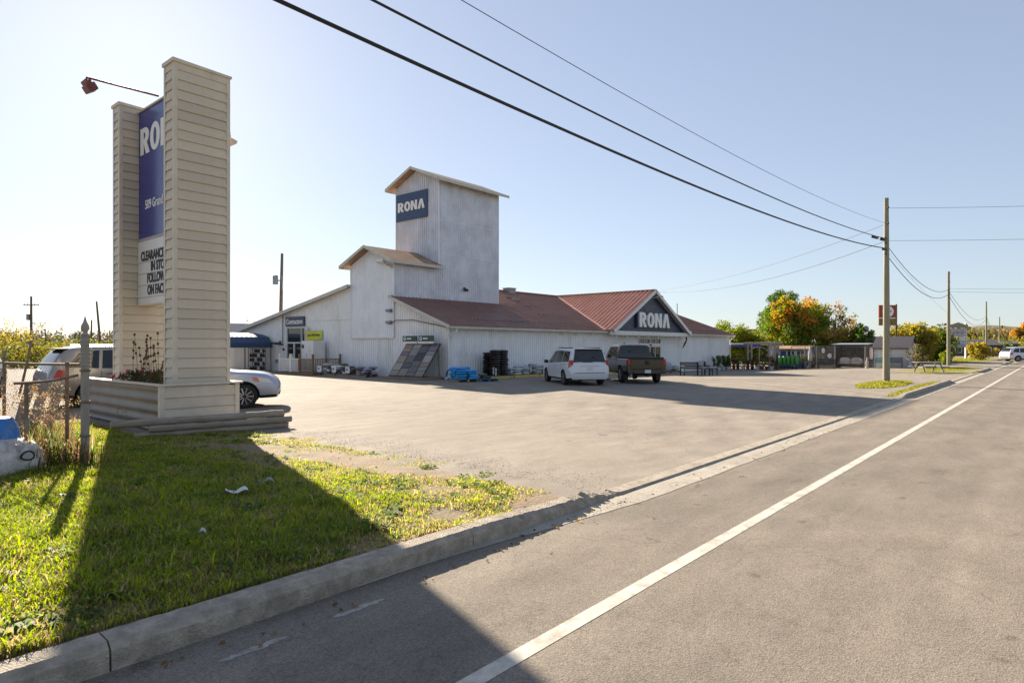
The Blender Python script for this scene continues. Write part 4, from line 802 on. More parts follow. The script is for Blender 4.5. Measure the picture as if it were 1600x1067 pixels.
def car(name, label, loc, heading, paint, S, cat='car', group=None):
    T = thing(name, label, cat, loc, heading, group); K = S['st']; xk = [k[0] for k in K]
    fz = [pchip(xk, [k[i] for k in K]) for i in range(1, 6)]         # zb, zs, zt, w, wt
    def half(x):
        zb, zs, zt, w, wt = [f(x) for f in fz]
        return [(0, zb), (w * .84, zb), (w * .965, zb + .09), (w, zb + (zs - zb) * .5), (w * .99, zb + (zs - zb) * .8), (w * .965, zs), (wt, zt - .055), (wt - .04, zt - .02), (wt - .12, zt), (wt * .45, zt + .014), (0, zt + .018)]
    def ys(x, z):
        h = half(x)[2:7]
        for a, b in zip(h[:-1], h[1:]):
            if a[1] <= z <= b[1] and b[1] > a[1]: return a[0] + (b[0] - a[0]) * (z - a[1]) / (b[1] - a[1])
        return h[-1][0] if z > h[-1][1] else h[0][0]
    xs = sorted(set([round(q, 4) for q in np.linspace(xk[0], xk[-1], 56)] + xk)); mb = MB(); P = []
    for x in xs:
        h = half(x); P.append([(x, y, z) for y, z in h] + [(x, -y, z) for y, z in h[-2:0:-1]])
    n = len(P[0]); V = [p for r_ in P for p in r_]
    F = [(i * n + j, i * n + (j + 1) % n, (i + 1) * n + (j + 1) % n, (i + 1) * n + j) for i in range(len(P) - 1) for j in range(n)] + [tuple(range(n - 1, -1, -1)), tuple((len(P) - 1) * n + j for j in range(n))]
    mb.add(V, F); body = mb.build('body', [paint, BLACKP], T, smooth=32)
    rw, rc = S['wr'], S['wr'] + S.get('gap', .06)
    for i, wx in enumerate(S['axles']):                      # wheel arches cut from the body
        for sd in (-1, 1):
            c = MB(); w_ = fz[3](wx); c.lathe([(rc, 0), (rc, .6)], n=32, axis='Y'); co = c.build('cutter', BLACKP, None, loc=(wx, (w_ - .30) if sd > 0 else -(w_ - .30) - .6, rw + .02))
            md = body.modifiers.new('b', 'BOOLEAN'); md.operation = 'DIFFERENCE'; md.solver = 'EXACT'; md.object = co
            co.parent = T; bpy.context.view_layer.update(); dg = bpy.context.evaluated_depsgraph_get(); me = bpy.data.meshes.new_from_object(body.evaluated_get(dg)); body.modifiers.clear(); old = body.data; body.data = me; bpy.data.meshes.remove(old); bpy.data.objects.remove(co)
    body.data.materials.clear(); body.data.materials.append(paint); body.data.materials.append(BLACKP)
    for p in body.data.polygons:
        c = p.center; p.material_index = 0
        for wx in S['axles']:
            d = sqrt((c.x - wx) ** 2 + (c.z - rw - .02) ** 2)
            if d < rc - .002 + .012 and abs(c.y) < fz[3](wx) - .012 and (abs(p.normal.y) < .3 or d < rc * .9): p.material_index = 1
        if p.normal.z < -.6: p.material_index = 1
    body.data.set_sharp_from_angle(angle=R(32))
    for wx in S['axles']:
        for sd in (-1, 1): wheel(T, wx, sd, fz[3](wx), rw, S['rim'], S['spokes'], S.get('rimmat', RIM))
    def side(nm, pts_lo, pts_hi, m, off=.008, n=9, parent=None):     # a patch lying on both flanks
        xa = [p[0] for p in pts_lo]; lo = [p[1] for p in pts_lo]; xb = [p[0] for p in pts_hi]; hi = [p[1] for p in pts_hi]
        for sd in (-1, 1):
            mb = MB(); G = []
            for i in range(n + 1):
                f = i / n; x_lo = np.interp(f, np.linspace(0, 1, len(xa)), xa); z_lo = np.interp(f, np.linspace(0, 1, len(lo)), lo); x_hi = np.interp(f, np.linspace(0, 1, len(xb)), xb); z_hi = np.interp(f, np.linspace(0, 1, len(hi)), hi); row = []
                for j in range(5):
                    q = j / 4; x = x_lo + (x_hi - x_lo) * q; z = z_lo + (z_hi - z_lo) * q; row.append((x, sd * (ys(x, z) + off), z))
                G.append(row)
            mb.grid(G); o = mb.build(nm, m, T, smooth=True, fix=False)
    def top(nm, xa, xb, fr, m, off=.008, fr2=None, n=10):             # a patch on the roofline: screens
        mb = MB(); G = []
        for i in range(n + 1):
            f = i / n; x = xa + (xb - xa) * f; zb, zs, zt, w, wt = [q(x) for q in fz]; zt2 = fz[2](x + .01); zt1 = fz[2](x - .01); sl = (zt2 - zt1) / .02; nn = Vector((-sl, 0, 1)).normalized(); row = []
            fq = fr + ((fr2 if fr2 else fr) - fr) * f
            for j in range(9):
                y = (j / 4 - 1) * (wt - .06) * fq; z = zt + .018 * (1 - (y / wt) ** 2) - (.012 if abs(j - 4) == 4 else 0); row.append(Vector((x, y, z)) + nn * off)
            G.append(row)
        mb.grid(G); return mb.build(nm, m, T, smooth=True, fix=False)
    for nm, a, b, m in S.get('side', []): side(nm, a, b, m)
    for nm, a, b, fr, m, fr2 in S.get('top', []): top(nm, a, b, fr, m, fr2=fr2)
    for x, z0, z1 in S.get('seams', []): side('door_seam', [(x, z0), (x + .014, z0)], [(x, z1), (x + .014, z1)], BLACKP, .003, 1)
    for x, z in S.get('handles', []):
        for sd in (-1, 1): mb = MB(); mb.obox((x, sd * (ys(x, z) + .02), z), (.19, .03, .035)); mb.build('door_handle', S.get('handlemat', paint), T, bevel=.008)
    for nm, c, sz, m, bv in S.get('boxes', []):
        mb = MB(); mb.obox(c, sz); mb.build(nm, m, T, bevel=bv)
    for nm, c, sz, m, bv in S.get('pairs', []):
        for sd in (-1, 1): mb = MB(); mb.obox((c[0], sd * c[1], c[2]), sz); mb.build(nm, m, T, bevel=bv)
    return T
WHITEP = mat('white_car_paint', (.66, .67, .69), .28, .02, 1, spec=.5, coat=.6)
BRONZE = mat('bronze_car_paint', (.04, .03, .021), .32, .06, 2, metal=.4, spec=.5, coat=.7)
SILVER = mat('silver_car_paint', (.29, .28, .265), .32, .04, 2, metal=.45, spec=.5, coat=.6)
ICE = mat('pale_blue_silver_paint', (.33, .36, .44), .3, .03, 2, metal=.45, spec=.5, coat=.6)
VAN = dict(st=[(-2.56, .42, .78, .90, .93, .88), (-2.50, .30, .90, 1.02, .97, .90), (-2.30, .26, 1.02, 1.70, .99, .74), (-2.0, .25, 1.03, 1.745, 1.0, .75), (-.6, .24, 1.02, 1.76, 1.0, .76), (.45, .24, 1.0, 1.72, 1.0, .74), (.95, .24, .98, 1.52, 1.0, .76), (1.75, .24, .94, 1.04, .98, .84), (2.2, .26, .84, .93, .95, .82), (2.5, .28, .66, .76, .86, .72), (2.58, .36, .56, .62, .70, .6)],
    axles=(-1.50, 1.55), wr=.34, rim=.235, spokes=9,
    side=[('side_window', [(-2.18, 1.12), (-1.2, 1.08)], [(-2.02, 1.6), (-1.15, 1.63)], AGLASS), ('side_window', [(-1.13, 1.08), (-.12, 1.05)], [(-1.08, 1.63), (-.14, 1.64)], AGLASS), ('side_window', [(-.04, 1.05), (.95, 1.03)], [(-.06, 1.64), (.55, 1.58)], AGLASS), ('quarter_window', [(1.02, 1.03), (1.45, 1.03)], [(.72, 1.5), (.98, 1.36)], AGLASS),
          ('tail_lamp', [(-2.49, .86), (-2.30, .84)], [(-2.36, 1.2), (-2.22, 1.2)], REDL), ('door_track', [(-2.2, 1.0), (-1.0, .98)], [(-2.2, 1.015), (-1.0, .995)], BLACKP)],
    top=[('rear_window', -2.475, -2.315, .95, AGLASS, .98), ('windscreen', 1.55, .72, .98, AGLASS, .93)], seams=[(-1.16, .42, 1.05), (-.08, .36, 1.03), (1.0, .42, 1.0)], handles=[(-.98, .93), (.12, .92)],
    boxes=[('licence_plate', (-2.565, 0, .80), (.02, .32, .16), PLATE, .004), ('tailgate_trim', (-2.545, 0, .93), (.05, .95, .03), CHROME, .008), ('bumper_seam', (-2.555, 0, .60), (.03, 1.5, .02), BLACKP, 0), ('roof_spoiler', (-2.3, 0, 1.73), (.22, 1.36, .04), WHITEP, .015), ('rear_wiper', (-2.48, .1, 1.1), (.02, .5, .02), BLACKP, 0)],
    pairs=[('tail_lamp_face', (-2.475, .87, 1.03), (.08, .13, .36), REDL, .02), ('mirror', (1.12, 1.09, 1.08), (.14, .2, .17), BLACKP, .04), ('roof_rail', (-.9, .68, 1.775), (2.3, .04, .04), BLACKP, .01)])
hv = R(53.1); car('minivan', 'white minivan parked outside the store with its back to the road', (25.75 + 1.5 * cos(hv), 17.5 + 1.5 * sin(hv), gz(26, 18)), hv, WHITEP, VAN, 'minivan')
TRUCK = dict(st=[(-2.98, .62, 1.14, 1.22, .98, .95), (-2.9, .55, 1.17, 1.25, 1.0, .97), (-1.25, .50, 1.17, 1.25, 1.01, .98), (-1.12, .48, 1.22, 1.30, 1.01, .94), (-.96, .46, 1.26, 1.90, 1.01, .74), (-.7, .46, 1.26, 1.95, 1.01, .76), (.6, .46, 1.25, 1.94, 1.01, .77), (1.0, .46, 1.24, 1.80, 1.01, .78), (1.62, .46, 1.22, 1.30, 1.01, .9), (2.3, .48, 1.14, 1.22, 1.0, .9), (2.75, .5, 1.02, 1.12, .97, .86), (2.92, .55, .8, .95, .9, .78)],
    axles=(-1.78, 1.9), wr=.415, rim=.275, spokes=6, gap=.075, rimmat=mat('pale_rim', (.6, .56, .48), .3, .1, 6, metal=.4),
    side=[('side_window', [(-.85, 1.34), (.02, 1.33)], [(-.72, 1.83), (.0, 1.86)], AGLASS), ('side_window', [(.10, 1.33), (1.2, 1.31)], [(.08, 1.86), (.82, 1.78)], AGLASS), ('tail_lamp', [(-2.95, .98), (-2.82, .98)], [(-2.95, 1.2), (-2.82, 1.2)], REDL), ('sill', [(-.9, .47), (1.4, .47)], [(-.9, .55), (1.4, .55)], BLACKP)],
    top=[('rear_window', -1.085, -.985, .93, AGLASS, .97), ('windscreen', 1.52, 1.02, .98, AGLASS, .95)], seams=[(-1.16, .6, 1.2), (-.92, .6, 1.3), (.05, .5, 1.3), (1.22, .6, 1.28)], handles=[(-.65, 1.16), (.32, 1.16)],
    boxes=[('bed_cover', (-2.05, 0, 1.285), (1.75, 1.8, .05), BLACKP, .015), ('tailgate', (-2.985, 0, .98), (.06, 1.62, .46), BRONZE, .02), ('tailgate_cap', (-2.98, 0, 1.235), (.1, 1.72, .05), BLACKP, .015), ('tailgate_crease', (-3.018, 0, .93), (.02, 1.3, .05), BRONZE, .008), ('emblem', (-3.02, 0, 1.04), (.02, .2, .2), BLACKP, .02), ('rear_bumper', (-3.05, 0, .60), (.22, 1.9, .2), BRONZE, .04), ('bumper_step', (-3.06, 0, .705), (.2, 1.5, .012), BLACKP, 0), ('licence_plate', (-3.165, 0, .62), (.012, .31, .16), PLATE, .004), ('hitch', (-3.1, 0, .42), (.3, .1, .1), BLACKP, .01), ('rear_axle', (-1.78, 0, .42), (.16, 1.5, .16), BLACKP, .03), ('chassis', (-.4, 0, .47), (4.6, 1.0, .14), BLACKP, .03), ('cab_lamp', (-1.02, 0, 1.88), (.06, .3, .04), REDL, .01), ('roof_antenna', (.2, .2, 2.0), (.16, .05, .06), BLACKP, .015), ('exhaust', (-2.7, .75, .45), (.5, .07, .07), CHROME, .02)],
    pairs=[('tail_lamp_face', (-2.985, .90, 1.08), (.05, .13, .3), REDL, .02), ('mirror', (1.18, 1.14, 1.4), (.14, .24, .24), BLACKP, .05), ('mud_flap', (-2.25, .84, .32), (.02, .24, .3), BLACKP, 0), ('fog_lamp', (-3.17, .72, .6), (.01, .14, .06), BLACKP, 0)])
ht = R(47.0); car('pickup_truck', 'bronze crew-cab pickup truck parked beside the white minivan', (29.0 + 1.78 * cos(ht), 16.25 + 1.78 * sin(ht), gz(29, 16)), ht, BRONZE, TRUCK, 'pickup')
SUV = dict(st=[(-2.38, .45, .82, .92, .90, .84), (-2.32, .34, .94, 1.06, .93, .86), (-1.95, .28, 1.04, 1.60, .95, .70), (-1.6, .26, 1.05, 1.70, .95, .71), (-.5, .25, 1.04, 1.735, .95, .72), (.35, .25, 1.02, 1.68, .95, .71), (1.25, .26, .98, 1.08, .94, .80), (1.9, .28, .88, .98, .90, .78), (2.25, .30, .7, .80, .82, .7), (2.34, .4, .58, .64, .66, .56)],
    axles=(-1.38, 1.40), wr=.345, rim=.245, spokes=10,
    side=[('quarter_window', [(-1.95, 1.14), (-1.2, 1.1)], [(-1.62, 1.56), (-1.15, 1.6)], AGLASS), ('side_window', [(-1.12, 1.1), (-.18, 1.08)], [(-1.06, 1.6), (-.18, 1.62)], AGLASS), ('side_window', [(-.1, 1.08), (.98, 1.06)], [(-.1, 1.62), (.42, 1.55)], AGLASS), ('tail_lamp', [(-2.30, .82), (-1.98, .84)], [(-2.16, 1.08), (-1.92, 1.06)], REDL)],
    top=[('rear_window', -2.26, -1.99, .95, AGLASS, .96), ('windscreen', 1.12, .48, .98, AGLASS, .93)], seams=[(-1.15, .5, 1.08), (-.13, .36, 1.06), (.92, .42, 1.04)], handles=[(-.95, .96), (.05, .95)],
    boxes=[('licence_plate', (-2.385, 0, .72), (.02, .32, .16), PLATE, .004), ('rear_spoiler', (-1.98, 0, 1.64), (.26, 1.26, .035), BLACKP, .012), ('lower_bumper', (-2.37, 0, .5), (.06, 1.5, .14), BLACKP, .02)],
    pairs=[('mirror', (.98, 1.03, 1.1), (.13, .18, .15), BLACKP, .04), ('roof_rail', (-.6, .63, 1.755), (1.9, .035, .035), CHROME, .01), ('headlamp', (2.12, .66, .76), (.2, .3, .13), CLEARL, .04)])
o = car('sport_utility_vehicle', 'silver beige sport utility vehicle parked behind the sign, tail lamp towards the fence', (7.95, 23.05, 0), R(-2), SILVER, SUV, 'car'); o.scale = (1.08,) * 3
CUV = dict(SUV); sh = lambda x: x * .72 if x < 0 else x
cw = lambda x: x - .38 if .1 < x < 1.5 else x
CUV['st'] = [(cw(sh(k[0])),) + tuple(k[1:]) for k in SUV['st']]; CUV['axles'] = (-.98, 1.40)
CUV['side'] = [(nm, [(cw(sh(x)), z) for x, z in a_], [(cw(sh(x)), z) for x, z in b_], m) for nm, a_, b_, m in SUV['side']] + [('headlamp', [(1.80, .76), (2.16, .70)], [(1.70, .89), (2.02, .84)], CLEARL), ('turn_lamp', [(1.66, .77), (1.82, .75)], [(1.58, .88), (1.73, .88)], AMBER)]
CUV['top'] = [(nm, cw(sh(a_)), cw(sh(b_)), f1, m, f2) for nm, a_, b_, f1, m, f2 in SUV['top']]; CUV['seams'] = [(-.75, .5, 1.08), (-.1, .36, 1.06), (.92, .42, 1.04)]; CUV['handles'] = [(.05, .95)]
CUV['boxes'] = [('lower_bumper', (2.27, 0, .42), (.14, 1.3, .1), BLACKP, .03), ('grille', (2.28, 0, .66), (.08, .8, .1), BLACKP, .02)]; CUV['pairs'] = [('mirror', (.62, 1.03, 1.1), (.13, .18, .15), ICE, .04)]
hb = R(-31); q = 1.05; fx, fy = 9.33, 18.45; nx, ny = -sin(hb), cos(hb)
o = car('compact_car', 'pale blue silver car whose nose and front wheel stick out past the sign pillar', (fx - 1.4 * q * cos(hb) + nx * .84 * q, fy - 1.4 * q * sin(hb) + ny * .84 * q, 0), hb, ICE, CUV, 'car'); o.scale = (q,) * 3
GREYC = mat('grey_car_paint', (.16, .165, .18), .3, .04, 2, metal=.4, coat=.6)
car('parked_car', 'dark grey car seen past the fence with its pale windscreen facing the road', (4.3, 28.5, 0), R(-112), GREYC, SUV, 'car')
car('station_wagon', 'white estate car turning out of a far driveway across the road edge', (100.2, 3.2, 0), R(-52), WHITEP, SUV, 'car')
# ------------------------------------------------------------------ goods and fittings round the store
PALW = mat('pallet_wood', (.26, .20, .135), .85, .25, 6, .4, 40, rnd=.15)
def pallet(T, w, d, z0=0, m=PALW):
    for i in range(5):
        mb = MB(); y = -d / 2 + d * (i + .5) / 5; mb.box(-w / 2, w / 2, y - d * .075, y + d * .075, z0 + .11, z0 + .135); mb.build('pallet_board', m, T)
    for x in (-w / 2 + .05, 0, w / 2 - .05): mb = MB(); mb.box(x - .045, x + .045, -d / 2, d / 2, z0, z0 + .108); mb.build('pallet_bearer', m, T)
BAGM = {}
def bagmat(c, nm):
    if nm not in BAGM: BAGM[nm] = mat('bag_' + nm, c, .4, .14, 5, .4, 10, rnd=.2, spec=.5)
    return BAGM[nm]
BAGME = {}
def bag_mesh(nm, c, size, k):
    key = (nm, size, k)
    if key not in BAGME: mb = MB(); pillow(mb, (0, 0, 0), size, k * 7 + 3, nu=12, nv=6); BAGME[key] = mb.mesh('bag', bagmat(c, nm), True)
    return BAGME[key]
def bag_pile(label, x, y, w, d, layers, cols, rz=0, size=(.75, .48, .16), seed=0, group=None, pal=True, jit=.05, wrap=False):
    g = random.Random(seed); T = thing('bag_pallet', label, 'bags', (x, y, gz(x, y)), rz, group); z0 = .14 if pal else .0
    if pal: pallet(T, w, d)
    nx = max(1, round(w / size[0])); ny = max(1, round(d / size[1]))
    for l in range(layers):
        sh = 0 if l < layers - 1 else g.random() * .3
        for i in range(nx):
            for j in range(ny):
                if l == layers - 1 and layers > 1 and g.random() < .35: continue
                nm = g.choice(list(cols)); o = link('bag', bag_mesh(nm, cols[nm], size, g.randint(0, 3)), T, (-w / 2 + w * (i + .5) / nx + g.uniform(-jit, jit), -d / 2 + d * (j + .5) / ny + g.uniform(-jit, jit), z0 + size[2] * .82 * (l + .5)))
                o.rotation_euler = (g.uniform(-.06, .06), g.uniform(-.06, .06), g.uniform(-.12, .12) + (pi if g.random() < .5 else 0))
    return T
def price_card(x, y, h, label, rz=0):
    T = thing('price_card', label, 'sign', (x, y, gz(x, y)), rz, 'price cards on the goods outside the store'); mb = MB(); mb.tube([(0, 0, 0), (0, 0, h)], .012, 6); mb.box(-.12, .12, -.02, .02, 0, .02); mb.build('stake', GREYM, T)
    mb = MB(); mb.box(-.15, .15, -.016, -.013, h - .02, h + .36); mb.build('card', WHITE, T)
    mb = MB(); mb.box(-.1, .02, -.0195, -.0165, h + .14, h + .26); mb.build('card_print', mat('print_blue', (.12, .14, .3), .6, .1, 9), T)
WB = {'white': (.6, .61, .62), 'grey': (.38, .40, .44), 'palegreen': (.42, .47, .38)}
MX = {'dark': (.05, .05, .045), 'olive': (.12, .14, .08), 'grey': (.38, .40, .44), 'lilac': (.32, .30, .42), 'white': (.6, .61, .62)}
bag_pile('bright blue bags of salt stacked on a blue pallet at the store corner', 23.9, 23.75, 1.25, 1.1, 5, {'blue': (.03, .26, .56), 'blue2': (.04, .33, .62)}, -.3, (.62, .4, .15), 2)
T = thing('blue_pallet', 'empty low blue and grey pallet beside the stacked blue bags', 'pallet', (24.95, 23.2, 0), -.3); pallet(T, 1.1, 1.0, 0, mat('blue_pallet_paint', (.06, .13, .22), .7, .3, 5)); o = link('bag', bag_mesh('dark', (.05, .05, .045), (.6, .4, .15), 1), T, (.1, .1, .2)); o = link('bag', bag_mesh('olive', (.12, .14, .08), (.6, .4, .15), 2), T, (-.1, .2, .33))
# tall dark stack
T = bag_pile('tall stack of black-brown mulch bags against the store front', 27.75, 24.95, 1.4, 1.0, 11, {'brown': (.028, .018, .014), 'black': (.02, .016, .015)}, 0, (.7, .5, .165), 3, jit=.02)
bag_pile('pale bags stacked beside the tall dark mulch stack', 29.9, 25.1, 1.4, .9, 4, WB, .05, (.7, .45, .16), 4)
bag_pile('pale bags stacked beside the white minivan', 32.0, 25.1, 1.5, .9, 5, WB, -.05, (.7, .45, .16), 5)
bag_pile('grey bags half hidden behind the white minivan', 34.3, 25.1, 1.5, .9, 4, {'grey': (.38, .40, .44), 'white': (.6, .61, .62)}, 0, (.7, .45, .16), 6)
for x, y, l in ((25.3, 22.75, 'price card standing before the blue salt bags'), (26.6, 24.1, 'price card standing beside the empty blue pallet'), (28.3, 24.2, 'price card standing before the tall dark mulch stack'), (30.2, 24.3, 'price card before the pale bags next to the mulch stack'), (32.3, 24.3, 'price card before the pale bags beside the minivan')): price_card(x, y, .32, l, .5)
YEL = mat('yellow_kerb_paint', (.55, .40, .12), .8, .2, 6, stain=(.3, .26, .2), stain_amt=.6, stain_scale=3)
for i in range(8):
    x0 = 26.2 + i * 2.45; mb = MB((x0, 24.3, 0)); zz = gz(x0 + 1.2, 24); mb.prism([(x0, 24.25, zz - .05), (x0, 24.42, zz - .05), (x0, 24.40, zz + .14), (x0, 24.27, zz + .14)], (2.35, 0, 0)); o = mb.build('parking_block', YEL, loc=(x0, 24.3, 0), bevel=.015)
    tag(o, 'faded yellow concrete parking block before the store front, ' + ('at the blue salt bags', 'at the tall dark mulch stack', 'at the pale bags', 'behind the minivan front', 'between minivan and pickup', 'behind the pickup front', 'at the entrance doors', 'just past the entrance doors')[i], 'parking block', 'yellow parking blocks along the store front')
# bags by the contractors' end
PURP = {'lilac': (.32, .30, .42), 'olive': (.12, .14, .08), 'white': (.6, .61, .62), 'brown2': (.12, .08, .06)}
for i, (y, n_, l) in enumerate(((34.95, 5, 'mixed bags of garden soil piled next to the sample railing'), (33.5, 4, 'mixed lilac and olive bags between two other bag piles below the steel bin'), (32.1, 4, 'mixed bags of soil piled next to the tile display rack'))):
    bag_pile(l, 23.7, y, 1.15, 1.3, n_, PURP if i != 1 else MX, pi / 2 * 0 + .1 * i, (.62, .42, .15), 20 + i, 'bag piles below the steel bin', jit=.09)
for y, l in ((35.6, 'price card before the bag pile next to the sample railing'), (34.0, 'price card between the bag piles below the steel bin'), (32.6, 'price card before the bag pile next to the tile display')): price_card(22.9, y, .25, l, -pi / 2 + .4)
# sample deck with railings
T = thing('sample_deck', 'low wooden sample deck with white and brown railing sections', 'deck', (23.7, 38.0, 0)); WD = mat('deck_brown', (.20, .125, .07), .7, .2, 5, rnd=.12); so = (23.7, 38.0, 0)
for i in range(9): mb = MB(so); x = 22.65 + i * .245; mb.box(x, x + .235, 35.95, 40.2, .13, .165); mb.build('deck_board', WD, T)
mb = MB(so); mb.box(22.63, 22.66, 35.95, 40.2, .0, .128); mb.build('rim_joist', WD, T); mb = MB(so); mb.box(22.663, 24.84, 35.93, 35.96, 0, .128); mb.build('rim_joist', WD, T)
def railing(a, b, m, h=1.02, posts=(0, 1), bal=.12, bw=.035):
    a = Vector(a); b = Vector(b); d = b - a; L_ = d.length
    for f in posts: p = a + d * f; mb = MB(so); mb.obox((p.x, p.y, .165 + (h + .1) / 2), (.11, .11, h + .1)); mb.obox((p.x, p.y, .165 + h + .13), (.14, .14, .05)); mb.build('railing_post', m, T)
    for z in (.25, h): mb = MB(so); mb.beam(a + Vector((0, 0, z)), b + Vector((0, 0, z)), .07, .06); mb.build('handrail' if z > .5 else 'bottom_rail', m, T)
    n = int(L_ / bal)
    for i in range(1, n): p = a + d * (i / n); mb = MB(so); mb.obox((p.x, p.y, .165 + h / 2), (bw, bw, h - .3)); mb.build('baluster', m, T)
railing((22.75, 40.1, .0), (22.75, 38.75, 0), WHITE, posts=(0, .98), bal=.13, bw=.06); railing((22.75, 38.65, 0), (22.75, 37.75, 0), WHITE, posts=(0,), bal=.13, bw=.05)
railing((22.75, 37.65, 0), (22.75, 36.1, 0), WD, posts=(0, 1), bal=.14); railing((22.8, 36.05, 0), (24.75, 36.05, 0), WD, posts=(1,), bal=.12)
T = thing('steel_locker', 'plain white steel locker on the sample deck below the yellow banner', 'locker', (24.2, 38.55, .165)); mb = MB(); mb.box(-.45, .45, -.9, .55, 0, 2.05); mb.build('cabinet', WHITE, T, bevel=.015)
mb = MB(); mb.box(-.462, -.452, -.6, .5, .1, 1.95); mb.build('door_panel', WHITE, T); mb = MB(); mb.box(-.475, -.464, .2, .45, 1.55, 1.8); mb.build('notice', DARK, T); mb = MB(); mb.box(-.47, -.462, -.1, -.06, .95, 1.2); mb.build('handle', GREYM, T)
T = thing('yellow_banner', 'lime yellow banner with dark print tied to the end wall beside the contractors door', 'banner', (24.9, 39.4, 2.3)); P = []
for i in range(13):
    f = i / 12; P.append([(.0 - .02 * sin(f * 9), 1.0 - 2.0 * f, .02 - .04 * sin(pi * f)), (.02 - .015 * sin(f * 7), 1.0 - 2.0 * f, .66 - .05 * sin(pi * f))])
mb = MB(); mb.grid(P); mb.build('sheet', mat('banner_yellow', (.60, .60, .04), .6, .08, 3), T, fix=False)
for a, b, z in ((.75, .35, .3), (.25, -.1, .34), (-.2, -.75, .32)): mb = MB(); mb.box(-.036, -.03, b, a, z - .05, z + .06); mb.build('banner_print', mat('banner_ink', (.10, .12, .02), .7, .2, 14), T)
# tile display
T = thing('shingle_display', 'leaning display board of roofing shingle samples with two green signs', 'display', (23.9, 27.6, 0)); dso = (23.9, 27.6, 0)
def dpt(u, v, off=0): y = 29.05 - 2.9 * u + .0; x = 23.15 + 1.35 * v - off * .87; z = .16 + 1.85 * v + off * .5; return Vector((x, y, z))   # u along, v up the slope
mb = MB(dso); mb.add([dpt(0, 0), dpt(1, 0), dpt(1, 1), dpt(0, 1), dpt(0, 0, -.06), dpt(1, 0, -.06), dpt(1, 1, -.06), dpt(0, 1, -.06)], [(0, 1, 2, 3), (7, 6, 5, 4), (0, 4, 5, 1), (1, 5, 6, 2), (2, 6, 7, 3), (3, 7, 4, 0)]); mb.build('back_board', DARK, T)
g = random.Random(12); shc = [(.25, .24, .24), (.16, .15, .15), (.30, .25, .2), (.19, .16, .19), (.34, .32, .29), (.12, .12, .13), (.26, .22, .19)]
for u0 in (0.02, .27, .51, .76):
    v = .03
    while v < .95:
        h = g.choice([.12, .16, .22]); h = min(h, .98 - v); c = g.choice(shc); k = shc.index(c); mb = MB(dso); a, b = u0, u0 + .225
        if not (u0 > .5 and .45 < v < .62 and u0 < .7): mb.add([dpt(a, v, .02), dpt(b, v, .02), dpt(b, v + h - .012, .012), dpt(a, v + h - .012, .012), dpt(a, v, .001), dpt(b, v, .001), dpt(b, v + h - .012, .001), dpt(a, v + h - .012, .001)], [(0, 1, 2, 3), (0, 4, 5, 1), (1, 5, 6, 2), (2, 6, 7, 3), (3, 7, 4, 0)]); mb.build('shingle_sample', mat('shingle_%d' % k, c, .9, .25, 14, .5, 60), T)
        v += h
mb = MB(dso); mb.box(22.95, 24.6, 26.0, 29.2, 0, .15); mb.build('base_frame', PALW, T)
GRN = mat('green_sign', (.035, .075, .06), .5, .1, 4)
for y in (28.55, 27.15):
    mb = MB(dso); mb.box(24.3, 24.36, y - .62, y + .62, 2.12, 2.45); mb.build('header_sign', GRN, T); mb = MB(dso); mb.box(24.295, 24.37, y - .62, y + .62, 2.0, 2.117); mb.build('header_strip', WHITE, T)
    mb = MB(dso); P = [[(24.292, y + .42 + r_ * cos(a), 2.285 + r_ * sin(a)) for r_ in (.06, .11)] for a in np.linspace(0, 2 * pi, 17)]; mb.grid(P); mb.build('ring_emblem', LETTER, T, fix=False)
    for a, b in ((.22, .02), (.0, -.14)): mb = MB(dso); mb.box(24.29, 24.296, y + b, y + a, 2.25, 2.33); mb.build('header_print', LETTER, T)
mb = MB(dso); mb.beam((24.5, 26.25, .1), (24.42, 26.25, 2.0), .06, .06); mb.build('prop', PALW, T); mb = MB(dso); mb.beam((24.5, 28.95, .1), (24.42, 28.95, 2.0), .06, .06); mb.build('prop', PALW, T)
T = thing('coiled_hose', 'blue coil of pipe leaning on the wall by the downspout', 'hose', (24.6, 25.55, 0)); mb = MB()
for k in range(5): mb.tube([(.02 * k + .06 * sin(a) * 0, .26 * cos(a), .29 + .26 * sin(a)) for a in np.linspace(0, 2 * pi, 21)], .02, 6)
stuff(mb.build('coil', mat('pipe_blue', (.03, .14, .32), .5, .1, 5), T, smooth=True))
# carport, screen, rack
CB = mat('carport_blue', (.05, .085, .16), .4, .1, 3, metal=.2)
co = (22.5, 48.0, 0); T = thing('carport', 'dark blue ribbed metal carport roof on posts against the end wall', 'carport', co); P = []
for i in range(15):
    f = i / 14; y0, y1 = 44.6, 51.4; z = 2.25 + .62 * sin(pi * min(1, f * 1.0)) ** .55 if 0 < f < 1 else 2.0; P.append((y0 + (y1 - y0) * f, z))
mb = MB(co); corr = [[(x, y, z + (.012 if k % 2 else 0)) for y, z in P] for k, x in enumerate(np.linspace(20.6, 24.7, 24))]; mb.grid(corr); mb.grid([[(p[0], p[1], p[2] - .03) for p in r_] for r_ in corr]); mb.build('roof_sheet', CB, T, fix=False)
mb = MB(co); mb.box(20.6, 24.7, 44.58, 44.62, 1.75, 2.1); mb.build('side_valance', CB, T)
for x in (20.7, 22.6, 24.6):
    for y in (44.65, 51.3): mb = MB(co); mb.box(x - .04, x + .04, y - .04, y + .04, 0, 2.0); mb.build('post', GREYM, T)
FB = mat('fence_board_brown', (.22, .165, .115), .85, .2, 4, .4, 30, stretch=(5, 5, .7), rnd=.25)
T = thing('board_screen', 'brown vertical board screen standing under the blue carport', 'fence', (20.9, 47.5, 0))
for i in range(32): mb = MB((20.9, 47.5, 0)); y = 44.9 + i * .19; h = 1.6 + .04 * sin(i * 2.3); mb.box(20.95, 20.975, y, y + .175, .05, h); mb.build('board', FB, T)
